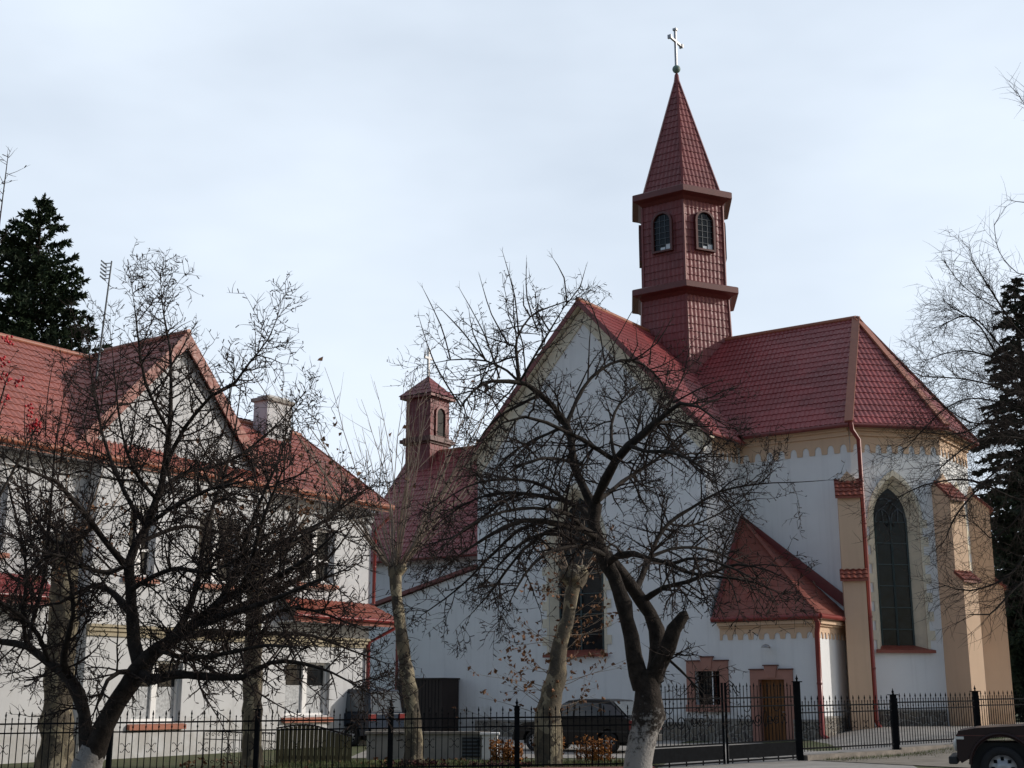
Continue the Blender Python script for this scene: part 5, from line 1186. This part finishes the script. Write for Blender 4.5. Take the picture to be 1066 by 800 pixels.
# long young shoots on top
for (x, y, tx, ty, o) in ((540, 350, 523, 262, 1.0), (552, 330, 545, 300, 1.2), (506, 376, 455, 318, 1.0), (530, 360, 500, 290, .6), (572, 345, 560, 310, 0), (590, 318, 575, 268, 1.4), (600, 410, 640, 350, 1.2), (658, 376, 700, 330, 1.8), (640, 378, 628, 335, 1.5), (700, 420, 752, 395, -1.4), (620, 395, 665, 312, 1.3), (480, 424, 436, 330, -.4), (612, 396, 616, 330, 1.2), (630, 382, 606, 300, 1.6), (548, 400, 536, 330, .4), (520, 394, 478, 300, .2), (560, 345, 548, 272, .6), (585, 322, 610, 278, 1.4), (506, 376, 488, 322, 1.0), (676, 380, 690, 340, 1.8), (690, 432, 720, 380, -1.2), (728, 424, 762, 410, -1.6), (655, 378, 662, 340, 1.7), (469, 375, 440, 300, 1.2)):
    a, b_ = at(x, y, D+o), at(tx, ty, D+o+T.rng.uniform(-.5, .5)); m_ = a.lerp(b_, .5)+T.rv()*0.12
    pth = T.limb([(a, .016), (m_, .012), (b_, .004)], 'bark_twig', 0.3); T.sprout(pth, 4.0, (0.1, 0.4), 0.006, 'bark_twig', UP*0.1, 0.2, 1)
T.finish('apple_tree', base, 'old gnarled bare apple tree with lime washed trunk and sawn stub before the church')

# ---- dark apple tree at the left
T = Tree(23); D = 20.0
base = Vector((at(90, 800, D).x, D, 0.0))
g0 = smooth([(base+Vector((0, 0, -0.1)), 0.36), (base+Vector((0, 0, 0.35)), 0.24), (at(90, 800, D), 0.22), (at(92, 793, D), 0.215)], 0.1)
T.wood.tube([p for p, r in g0], [r*(1+T.rng.uniform(-.03, .03)) for p, r in g0], 12, 'bark_lime', cap=True)
T.limb(pl(D, (92, 794, 0, .225), (95, 786, 0, .235), (98, 778, 0, .21)), 'bark_lime', 0.05, sides=12)
limbs = [
 pl(D, (92, 792, 0, .16), (89, 765, .1, .125), (88, 742, .2, .12), (82, 722, .3, .12), (72, 706, .4, .105), (51, 690, .6, .085), (28, 673, .8, .075), (0, 668, 1.0, .06), (-40, 660, 1.2, .03)),
 pl(D, (98, 786, 0, .20), (108, 758, -.1, .175), (121, 732, -.2, .165), (133, 715, -.2, .155), (142, 701, -.2, .16), (152, 688, -.2, .145), (164, 676, -.3, .125), (182, 664, -.6, .105), (200, 652, -.9, .09), (224, 632, -1.2, .075), (250, 615, -1.5, .06), (290, 600, -1.8, .045), (325, 578, -2.1, .03), (352, 552, -2.3, .012)),
 pl(D, (146, 696, -.2, .13), (140, 670, 0, .11), (138, 645, .1, .105), (136, 615, .2, .10), (134, 588, .3, .095), (142, 566, .4, .088), (153, 548, .4, .08), (163, 520, .5, .07), (171, 490, .6, .06), (176, 450, .7, .045), (178, 410, .8, .035), (177, 365, .9, .024), (170, 325, 1.0, .014), (167, 292, 1.1, .006)),
 pl(D, (171, 490, .6, .05), (180, 468, .4, .045), (192, 446, .2, .04), (204, 430, 0, .036), (220, 412, -.2, .03), (244, 400, -.4, .025), (258, 380, -.5, .02), (280, 352, -.6, .012), (292, 320, -.7, .005)),
 pl(D, (165, 515, .5, .05), (180, 500, .9, .045), (198, 490, 1.2, .038), (225, 486, 1.5, .03), (256, 470, 1.8, .022), (290, 440, 2.0, .014), (316, 410, 2.1, .006)),
 pl(D, (130, 588, .3, .07), (118, 574, .1, .06), (108, 562, 0, .055), (97, 547, -.2, .05), (86, 533, -.3, .045), (72, 516, -.5, .04), (58, 501, -.6, .034), (40, 494, -.8, .026), (18, 484, -1.0, .018), (0, 470, -1.2, .01)),
 pl(D, (146, 700, -.2, .10), (160, 708, -.6, .08), (182, 702, -1.0, .07), (210, 704, -1.3, .062), (232, 706, -1.5, .055), (254, 705, -1.7, .05), (282, 690, -2.0, .038), (310, 690, -2.2, .028), (345, 700, -2.4, .018), (385, 722, -2.6, .008)),
 pl(D, (160, 682, -.3, .10), (176, 670, .3, .085), (194, 662, .8, .075), (222, 658, 1.2, .065), (252, 660, 1.6, .055), (288, 660, 2.0, .042), (325, 662, 2.3, .03), (362, 676, 2.5, .018), (400, 690, 2.6, .008)),
 pl(D, (200, 652, -.9, .07), (226, 640, -.5, .06), (258, 628, -.1, .05), (296, 612, .3, .04), (330, 590, .6, .03), (352, 570, .8, .02), (372, 540, 1.0, .01)),
 pl(D, (138, 640, .1, .08), (120, 620, .6, .06), (104, 610, 1.0, .05), (84, 615, 1.3, .04), (62, 628, 1.5, .03), (36, 632, 1.7, .02), (8, 645, 1.8, .01)),
 pl(D, (153, 548, .4, .06), (138, 528, .9, .05), (124, 500, 1.3, .042), (112, 470, 1.6, .035), (104, 440, 1.8, .028), (96, 400, 2.0, .02), (92, 360, 2.1, .01)),
 pl(D, (176, 450, .7, .04), (164, 428, .3, .035), (152, 400, 0, .03), (146, 370, -.2, .022), (142, 335, -.3, .014), (138, 305, -.4, .006)),
 pl(D, (72, 706, .4, .07), (66, 690, 0, .06), (70, 666, -.3, .05), (76, 640, -.5, .04), (74, 610, -.7, .03), (68, 580, -.8, .02), (66, 545, -.9, .01)),
 pl(D, (224, 632, -1.2, .06), (240, 606, -1.4, .05), (252, 575, -1.6, .042), (262, 545, -1.8, .035), (276, 510, -2.0, .026), (292, 476, -2.1, .016), (300, 440, -2.2, .007)),
 pl(D, (28, 673, .8, .05), (36, 640, .9, .042), (46, 600, 1.0, .035), (50, 560, 1.0, .03), (54, 510, 1.0, .024), (58, 460, 1.0, .016), (66, 415, 1.0, .008)),
 pl(D, (28, 673, .8, .05), (24, 640, .5, .042), (28, 600, .3, .035), (22, 560, .2, .028), (12, 520, .1, .02), (4, 480, 0, .01)),
 pl(D, (46, 600, 1.0, .03), (34, 570, 1.2, .024), (30, 530, 1.3, .02), (28, 490, 1.4, .014), (34, 450, 1.5, .007)),
 pl(D, (136, 700, -.2, .06), (124, 700, -.7, .045), (112, 708, -1.0, .036), (104, 726, -1.2, .026), (98, 742, -1.3, .012)),
 pl(D, (250, 615, -1.5, .05), (275, 590, -1.2, .042), (305, 565, -.9, .034), (335, 545, -.6, .026), (362, 520, -.4, .016), (385, 508, -.3, .008)),
]
limbs += [
 pl(D, (182, 664, -.6, .07), (196, 636, -.3, .06), (206, 604, 0, .05), (212, 566, .2, .042), (222, 526, .4, .034), (236, 486, .5, .025), (246, 440, .6, .015), (252, 390, .7, .006)),
 pl(D, (200, 652, -.9, .06), (228, 642, -1.6, .052), (256, 634, -2.2, .045), (290, 622, -2.7, .036), (322, 608, -3.0, .026), (352, 596, -3.2, .01)),
 pl(D, (224, 632, -1.2, .055), (250, 596, -.6, .048), (278, 572, -.1, .04), (310, 556, .3, .03), (342, 540, .6, .02), (372, 516, .8, .008)),
 pl(D, (142, 566, .4, .05), (166, 556, .9, .045), (192, 548, 1.3, .04), (220, 552, 1.6, .032), (250, 560, 1.9, .024), (282, 556, 2.1, .01)),
 pl(D, (136, 615, .2, .05), (160, 600, -.4, .045), (186, 592, -.9, .04), (214, 596, -1.3, .032), (244, 584, -1.6, .024), (272, 560, -1.8, .01)),
 pl(D, (164, 676, -.3, .05), (186, 684, -1.0, .045), (214, 684, -1.6, .04), (246, 678, -2.1, .032), (280, 672, -2.5, .024), (316, 676, -2.8, .01)),
 pl(D, (134, 588, .3, .05), (112, 596, -.4, .042), (90, 592, -.9, .036), (66, 580, -1.3, .028), (42, 574, -1.6, .02), (14, 560, -1.8, .008)),
 pl(D, (97, 547, -.2, .04), (84, 560, .4, .036), (64, 566, .8, .03), (42, 560, 1.1, .022), (20, 566, 1.3, .01)),
 pl(D, (153, 548, .4, .045), (174, 532, -.3, .04), (196, 520, -.9, .034), (222, 508, -1.4, .026), (252, 502, -1.8, .016), (280, 490, -2.0, .007)),
 pl(D, (163, 520, .5, .04), (146, 500, .2, .034), (132, 470, 0, .028), (124, 434, -.2, .02), (120, 396, -.3, .012), (116, 356, -.4, .005)),
 pl(D, (250, 615, -1.5, .045), (262, 586, -2.2, .04), (270, 552, -2.7, .032), (282, 520, -3.0, .024), (296, 486, -3.2, .012)),
 pl(D, (252, 660, 1.6, .045), (280, 640, 1.2, .038), (310, 634, .9, .03), (340, 640, .6, .022), (378, 656, .4, .01)),
 pl(D, (51, 690, .6, .05), (40, 662, 0, .042), (20, 640, -.5, .034), (-6, 624, -.9, .022)),
]
lp = [T.limb(l_, bk, 0.09) for l_ in limbs]
for i, path in enumerate(lp):
    t = UP*0.16
    if i in (6, 7): t = UP*(-0.10)
    T.sprout(path, 7.8, (0.4, 1.4), 0.018, 'bark_twig', t, 0.24, 3, 0.25 if i in (1, 2) else 0.12, sub=7.0, subl=(0.18, 0.58))
for k in range(60):   # water shoots
    x = T.rng.uniform(20, 310); y = T.rng.uniform(420, 600); o = T.rng.uniform(-1.5, 1.5); a = at(x, y, D+o); b_ = at(x+T.rng.uniform(-20, 22), y-T.rng.uniform(35, 90), D+o+T.rng.uniform(-.3, .3))
    pth = T.limb([(a, .010), (a.lerp(b_, .5)+T.rv()*0.08, .008), (b_, .003)], 'bark_twig', 0.2); T.sprout(pth, 5, (0.1, 0.35), 0.005, 'bark_twig', UP*0.15, 0.2, 1)
tp = [p for p, d in T.tips]
hang = [p for p in tp if p.z < 3.2 and p.x > -7.5]
T.finish('apple_tree', base, 'dark bare apple tree with a forked leaning trunk, in front of the white house')

# ---- pollarded planes along the inside of the fence
def plane_tree(seed, D, base_px, trunk, rad, shoots, label, leafpts=None, nleaf=0, shoot_h=(2.0, 4.0), spread=0.5, extra=None, lsize=0.13, leaf_sp=0.3):
    T = Tree(seed); base = Vector((at(base_px, 795, D).x, D, 0.05))
    pts = [(base+Vector((0, 0, -0.15)), rad*1.55), (base+Vector((0.0, 0, 0.25)), rad*1.15)] + [(at(x, y, D), rad*k) for x, y, k in trunk]
    path = T.limb(pts, 'bark_plane', 0.07, 0.2, 14)
    head = path[-1][0]
    for k in range(7):  # swollen pollard head
        d = T.rv(); d.z = abs(d.z)*0.6; e = head + d*rad*1.5
        T.limb([(head-UP*0.15, rad*0.8), (head+d*rad*0.8, rad*0.7), (e, rad*0.38)], 'bark_plane', 0.15, 0.12)
    for k in range(shoots):
        a = T.rng.uniform(0, 2*math.pi); ti = T.rng.uniform(0.05, spread)
        d = Vector((math.cos(a)*math.sin(ti), math.sin(a)*math.sin(ti)*0.8, math.cos(ti))); ln = T.rng.uniform(*shoot_h)
        p0 = head + Vector((math.cos(a), math.sin(a), 0.3))*rad*T.rng.uniform(0.2, 1.2)
        pts, rr = T.branch(p0, (d+Vector((math.cos(a), math.sin(a), 0))*0.5).normalized(), ln, T.rng.uniform(0.014, 0.030), 'bark_pale', UP*0.13, 0.09, 9, 4)
        T.tips.append((pts[-1], d))
        for j in range(int(ln*1.8)):
            i = T.rng.randrange(2, 9); q_, _ = T.branch(pts[i], T.side_dir(pts[i]-pts[i-1], T.rng.uniform(0.35, 0.8)), T.rng.uniform(0.3, 1.2), 0.007, 'bark_pale', UP*0.12, 0.1, 5, 3); T.tips.append((q_[-1], d))
    if leafpts == 'tips': T.leaves([p for p, d in T.tips], nleaf, leaf_sp, lsize, 'leaf_brown')
    if extra: extra(T, path, D)
    return T.finish('plane_tree', base, label)
def low_shoots(n, zr, ln, nleaf, xr=None):
    def f(T, path, D):
        pool = []
        for k in range(n):
            z = T.rng.uniform(*zr); pp = min(path, key=lambda q_: abs(q_[0].z-z)); a = T.rng.uniform(0, 2*math.pi)
            d = Vector((math.cos(a), math.sin(a)*0.7, T.rng.uniform(-0.1, 0.7))).normalized()
            l_ = T.rng.uniform(*ln); pts, rr = T.branch(pp[0]+d*pp[1]*0.9, d, l_, 0.010, 'bark_pale', UP*0.04, 0.13, 7, 3); pool += pts[2:]
            for j in range(3):
                i = T.rng.randrange(2, 7); q_, _ = T.branch(pts[i], T.side_dir(pts[i]-pts[i-1], 0.7), T.rng.uniform(0.2, 0.6), 0.005, 'bark_pale', UP*0.02, 0.15, 4, 3); pool += q_[1:]
        T.leaves(pool, nleaf, 0.12, 0.12, 'leaf_brown')
        knobs = [p for p, r in path if zr[0]-0.4 < p.z < zr[1]]
        T.leaves([p+Vector((math.cos(a)*.3, math.sin(a)*.3, 0)) for p in knobs for a in (0, 1.2, 2.4, 3.6, 4.8)], nleaf//4, 0.12, 0.12, 'leaf_brown')
    return f
plane_tree(5, 31.0, 431, [(430, 760, 1.05), (427, 720, .92), (420, 680, .78), (416, 645, .68), (412, 612, .70), (411, 592, .85)], 0.19, 46, 'slim pollarded plane tree with pale upright shoots between the house and the board shed', 'tips', 18, (2.8, 6.4), 0.42, lsize=0.15, leaf_sp=0.05)
plane_tree(6, 31.5, 571, [(571, 772, 1.2), (570, 748, 1.1), (573, 728, 1.05), (580, 700, .85), (583, 672, .74), (591, 645, .62), (595, 620, .55), (599, 600, .55)], 0.27, 9, 'leaning plane tree with tufts of dry brown leaves, next to the parked black car', None, 0, (1.0, 2.0), 0.8, low_shoots(46, (0.9, 5.4), (0.6, 2.0), 520))
plane_tree(7, 30.2, 58, [(60, 740, 1.0), (63, 690, .95), (66, 640, .9), (68, 600, .88), (68, 568, 1.05)], 0.34, 16, 'thick mottled plane tree behind the forked dark apple tree', 'tips', 60, (1.2, 3.0), 0.75, low_shoots(26, (3.2, 5.8), (0.5, 1.5), 200))
plane_tree(8, 31.0, 262, [(262, 740, 1.0), (263, 700, .95), (264, 660, .9), (265, 625, .9), (265, 595, 1.0)], 0.22, 22, 'straight pollarded plane tree in front of the house gable, brown leaves on its upper shoots', 'tips', 260, (1.6, 4.4), 0.6, low_shoots(22, (4.4, 6.5), (0.5, 1.6), 200), lsize=0.16, leaf_sp=0.22)

# ---- rowan at the left edge with red berries
T = Tree(31); D = 18.0; base = Vector((at(-75, 800, D).x, D, 0.0))
T.limb([(base-UP*0.1, .12), (base+UP*1.5, .09), (base+Vector((.1, 0, 3.2)), .07)], bk, 0.05)
fork = base+Vector((.1, 0, 3.2))
for (x, y, o) in ((8, 392, -.3), (40, 442, .3), (-20, 330, .2), (-50, 300, -.3), (4, 420, .6), (8, 165, 1.5), (-14, 200, 1.0)):
    e = at(x, y, D+o); e = e if y > 300 else e; pth = T.limb([(fork, .04), (fork.lerp(e, .5)+UP*0.4*T.rng.uniform(-.3, .6), .022), (e, .006)], bk, 0.06)
    T.sprout(pth, 2.6, (0.2, 0.7), 0.007, 'bark_twig', UP*0.08, 0.2, 2, 0.55, sub=3.0, subl=(0.15, 0.4))
clusters = []
for (x, y, o) in ((8, 353, -.3), (2, 375, .2), (6, 416, .3), (35, 443, .3), (30, 428, .3), (4, 396, -.2), (18, 397, .0)):
    c0 = at(x, y, D+o); bm_ = MB(); clusters.append(bm_)
    for k in range(26 if x in (35,) else 11):
        p = c0+T.rv()*0.11*T.rng.random()**.5; r = .021; bm_.lathe([(0.002, -r), (r*.8, -r*.6), (r, 0), (r*.8, r*.6), (0.002, r)], 6, 'berry', p)
rt_ = T.finish('rowan_tree', base, 'thin rowan tree with clusters of red berries at the left edge')
for bm_ in clusters:
    bm_.v = [(p[0]-base.x, p[1]-base.y, p[2]-base.z) for p in bm_.v]; bm_.build('berry_cluster', rt_, recalc=False)

# ---- bare tree at the right, trunk outside the picture
T = Tree(41); T.rmin = 0.0048; D = 27.0; base = Vector((at(1150, 800, D).x, D, 0.0))
T.limb([(base-UP*0.1, .30), (base+UP*2.5, .22), (base+Vector((-.1, 0, 6)), .17), (base+Vector((0, 0, 10.5)), .07)], bk, 0.05)
for (sz, pts) in ((4.6, [(1085, 560, .3), (1050, 600, .3), (1010, 615, .2), (985, 610, .1)]), (5.4, [(1100, 520, -.4), (1060, 520, -.6), (1010, 500, -.9), (960, 506, -1.2), (925, 525, -1.3)]),
                  (6.0, [(1100, 440, .4), (1064, 428, .5), (1020, 415, .7), (985, 425, .9), (940, 470, 1.0)]), (7.0, [(1090, 360, -.2), (1050, 330, -.5), (1005, 300, -.8), (985, 275, -1.0)]),
                  (6.6, [(1095, 400, .8), (1040, 375, 1.1), (1000, 365, 1.3), (965, 375, 1.5)]), (6.3, [(1085, 420, -1.0), (1045, 405, -1.5), (1005, 395, -1.8), (960, 392, -2.0)]),
                  (6.2, [(1090, 430, -.3), (1055, 400, -.1), (1020, 340, .1), (990, 320, .2)]), (6.5, [(1090, 400, .5), (1050, 370, .2), (1012, 330, 0), (978, 340, -.2)]), (5.9, [(1085, 450, .9), (1050, 440, 1.2), (1010, 440, 1.4), (972, 415, 1.6)]),
                  (5.6, [(1085, 480, -1.1), (1045, 485, -1.4), (1000, 530, -1.7), (985, 560, -1.8)]), (6.8, [(1090, 380, -.6), (1056, 340, -.8), (1030, 300, -1.0), (1012, 272, -1.1)]), (6.4, [(1090, 410, 1.3), (1050, 420, 1.7), (1005, 450, 2.0), (960, 450, 2.2)]),
                  (5.0, [(1090, 500, 1.0), (1055, 545, 1.4), (1030, 560, 1.6), (1015, 545, 1.7)]), (7.6, [(1095, 300, .5), (1060, 285, .8), (1040, 262, 1.0), (1035, 235, 1.1)]),
                  (9.4, [(1110, 160, .2), (1080, 125, .1), (1066, 108, .1), (1060, 98, .1)]), (8.4, [(1110, 240, .2), (1080, 215, .1), (1058, 210, .1)]), (5.2, [(1085, 470, -.6), (1048, 455, -1.0), (1012, 462, -1.3), (978, 488, -1.5)]), (4.4, [(1090, 590, -.9), (1060, 610, -1.3), (1030, 640, -1.5), (1010, 640, -1.6)])):
    p0 = base+Vector((-.05, 0, sz)); n = len(pts)
    pth = T.limb([(p0, .04)]+[(at(x, y, D+o), (.022 if sz < 7 else .009)*(1-i/n)+.005) for i, (x, y, o) in enumerate(pts)], bk, 0.12)
    T.sprout(pth, 10.0 if sz < 7 else 4.0, (0.5, 1.7) if sz < 7 else (0.3, 0.9), 0.0065, 'bark_twig', Vector((-0.06, 0, 0.0)), 0.14, 3 if 4.5 < sz < 7 else 2, 0.35, spurs=False, sub=4.4, subl=(0.25, 0.9), ang=(0.4, 0.9))
T.finish('bare_tree', base, 'fine twigged bare tree reaching in from the right edge before the apse')

# ---- conifers
def conifer(seed, name, base, hgt, rbase, label, mat, dens, droop, z0=0.3, dense=False):
    T = Tree(seed); rng = T.rng; b_ = Vector(base)
    T.limb([(b_-UP*0.2, hgt*0.016), (b_+UP*hgt*0.5, hgt*0.010), (b_+UP*hgt*0.99, 0.02)], 'bark_apple', 0.02, 0.8)
    z = z0; lf_ = T.leaf
    while z < hgt*0.99:
        t = z/hgt; prof = (1-t)**0.78 if not dense else (1-t**2.0)**0.75
        rr = rbase*prof+0.15; nb = max(4, int(dens*(0.45+prof)))
        for k in range(nb):
            a = rng.uniform(0, 2*math.pi); ln = rr*rng.uniform(0.72, 1.12)*(1.25 if rng.random() < 0.08 else 1); d = Vector((math.cos(a), math.sin(a), 0))
            p0 = b_+UP*z; nseg = 6; pts = []
            for i in range(nseg+1):
                s_ = i/nseg; pts.append(p0+d*(ln*s_)+UP*(ln*(droop*s_ - 1.1*droop*s_*s_*1.0 + (0.0 if not dense else 0.5*s_))) + T.rv()*0.05*ln)
            T.twig.tube(pts, [0.035*(1-0.85*i/nseg) for i in range(nseg+1)], 3, 'bark_twig', cap=False)
            side = d.cross(UP)
            m_ = int(20+ln*30)
            for j in range(m_):
                s_ = 1-(rng.random()**1.4)*0.8; i = min(nseg-1, int(s_*nseg)); q_ = pts[i].lerp(pts[i+1], s_*nseg-i)
                w_ = rng.uniform(0.16, 0.36)*(0.75+0.12*ln); e = (side*rng.uniform(-1, 1)+d*rng.uniform(0.15, 1)+UP*rng.uniform(-0.75, 0.25 if not dense else 0.9)).normalized()
                x_ = e.cross(T.rv()).normalized()*w_*0.17; tip = q_+e*w_
                lf_.add([q_, q_+e*w_*0.4+x_, tip, q_+e*w_*0.45-x_], [(0, 1, 2), (0, 2, 3)], mat)
                y_ = e.cross(x_).normalized()*w_*0.15
                lf_.add([q_, q_+e*w_*0.5+y_, tip, q_+e*w_*0.35-y_], [(0, 1, 2), (0, 2, 3)], mat)
        z += hgt*0.0135*rng.uniform(0.8, 1.2)
    root = empty(name, b_); tag(root, label, 'tree')
    for mb, nm in ((T.wood, 'trunk'), (T.twig, 'branches'), (T.leaf, 'needles')):
        mb.v = [(p[0]-b_.x, p[1]-b_.y, p[2]-b_.z) for p in mb.v]; mb.build(nm, root, recalc=False)
    return root
conifer(51, 'spruce_tree', (at(1084, 600, 56).x, 56, 0.5), 19.6, 3.9, 'dark drooping spruce standing behind the apse at the right edge', 'needle', 11, 0.30)
conifer(52, 'conifer_tree', (at(27, 400, 58).x, 58, 0), 24.6, 4.1, 'tall dense conifer rising behind the roof of the white house', 'needle2', 13, 0.2, z0=9, dense=True)
conifer(53, 'spruce_tree', (at(1098, 600, 64).x, 64, 0.5), 13.0, 4.2, 'lower spruce behind the drooping one, mostly cut off by the right edge', 'needle', 10, 0.25)

# ---- shrubs, lawn, litter
def shrub(seed, px, D, wd, hgt, n, mat, label, size=0.07, name='shrub', group=None):
    T = Tree(seed); base = Vector((at(px, 790, D).x, D, ground(at(px, 790, D).x, D))); pool = []
    for k in range(int(60*wd)):
        x = T.rng.uniform(-wd/2, wd/2); y = T.rng.uniform(-0.22, 0.22); hh = hgt*T.rng.uniform(0.6, 1.05)
        pts, rr = T.branch(base+Vector((x*0.85, y*0.6, 0)), Vector((x*0.25, y*.5, 1)), hh, 0.006, 'bark_twig', UP*0.05, 0.16, 5, 3); pool += pts[1:]
    T.leaves(pool, n, 0.07, size, mat)
    return T.finish(name, base, label, group, 'stems', 'shrub')
shrub(61, 527, 32.6, 0.95, 0.52, 900, 'leaf_gold', 'golden low shrub between the white pillar and the fence post')
shrub(62, 579, 32.9, 0.35, 0.55, 300, 'leaf_gold', 'narrow golden shrub right beside the leaning plane trunk')
shrub(63, 618, 32.9, 0.95, 0.60, 900, 'leaf_gold', 'golden shrub below the rear wheel of the parked black car')
shrub(64, 432, 30.7, 1.7, 0.16, 420, 'leaf_red', 'low dark red bedding plants at the foot of the slim pollarded tree', 0.08, 'bedding_plant')
shrub(65, 520, 30.6, 1.6, 0.12, 380, 'leaf_red', 'low dark red bedding plants in front of the golden shrub beside the pillar', 0.08, 'bedding_plant')
rng = random.Random(7); mb = MB()
for k in range(9000):
    x = rng.uniform(-5.5, 3.4); y = rng.uniform(29.9, 33.2)
    if y < 29.9+0.12*x: continue
    z = ground(x, y); a = rng.uniform(0, 6.28); hh = rng.uniform(0.04, 0.11); dx, dy = math.cos(a)*0.007, math.sin(a)*0.007
    mb.add([(x-dx, y-dy, z), (x+dx, y+dy, z), (x+rng.uniform(-.03, .03), y+rng.uniform(-.03, .03), z+hh)], [(0, 1, 2)], 'blade')
for k in range(2600):
    s_ = rng.uniform(0.3, 12); o = abs(rng.gauss(0, 0.35)); p = GP+wr*s_+nrm*(0.35+o); z = ground(p.x, p.y); a = rng.uniform(0, 6.28); hh = rng.uniform(0.04, 0.12)
    dx, dy = math.cos(a)*0.007, math.sin(a)*0.007
    mb.add([(p.x-dx, p.y-dy, z), (p.x+dx, p.y+dy, z), (p.x+rng.uniform(-.03, .03), p.y+rng.uniform(-.03, .03), z+hh)], [(0, 1, 2)], 'blade')
M['dirt'] = material('trodden_dirt', (0.23, 0.20, 0.165), 0.95, 0.3, 1.6, 0.6, 40, second=(0.15, 0.13, 0.10))
sheet('dirt_verge', lambda s_, t_: ((GP+wr*lerp(0.2, 22, s_)+nrm*lerp(0.17, 7.5, t_)).x, (GP+wr*lerp(0.2, 22, s_)+nrm*lerp(0.17, 7.5, t_)).y), 40, 10, 'dirt', 0.022)
sheet('church_path', lambda s_, t_: ((GP+wr*lerp(0.2, 22, s_)-nrm*lerp(0.2, 9, t_)).x, (GP+wr*lerp(0.2, 22, s_)-nrm*lerp(0.2, 9, t_)).y), 40, 16, 'concrete', 0.018)
tag(mb.build('grass', recalc=False), 'short green grass along the foot of the fence', 'grass', kind='stuff')
T = Tree(71)
pts = [Vector((rng.uniform(-8, 3), rng.uniform(29.8, 34.5), 0.06)) for k in range(300)]
for p in pts: p.z = ground(p.x, p.y)+0.03
T.leaves(pts, 260, 0.02, 0.11, 'leaf_brown')
tag(T.leaf.build('fallen_leaves', recalc=False), 'dry brown leaves scattered on the ground behind the fence', 'leaves', kind='stuff')
mb = MB(); p0 = Vector((0.2, 29.2, 0)); p1 = GL+Vector((0.2, -0.1, 0))
mb.prism([p0+Vector((0, -0.5, 0.0)), p1+Vector((0, -0.5, 0.0)), p1+Vector((0, -0.12, 0.0)), p0+Vector((0, 0.2, 0))], (0, 0, 0.075), 'red_paving')
tag(mb.build('paving_strip'), kind='structure')
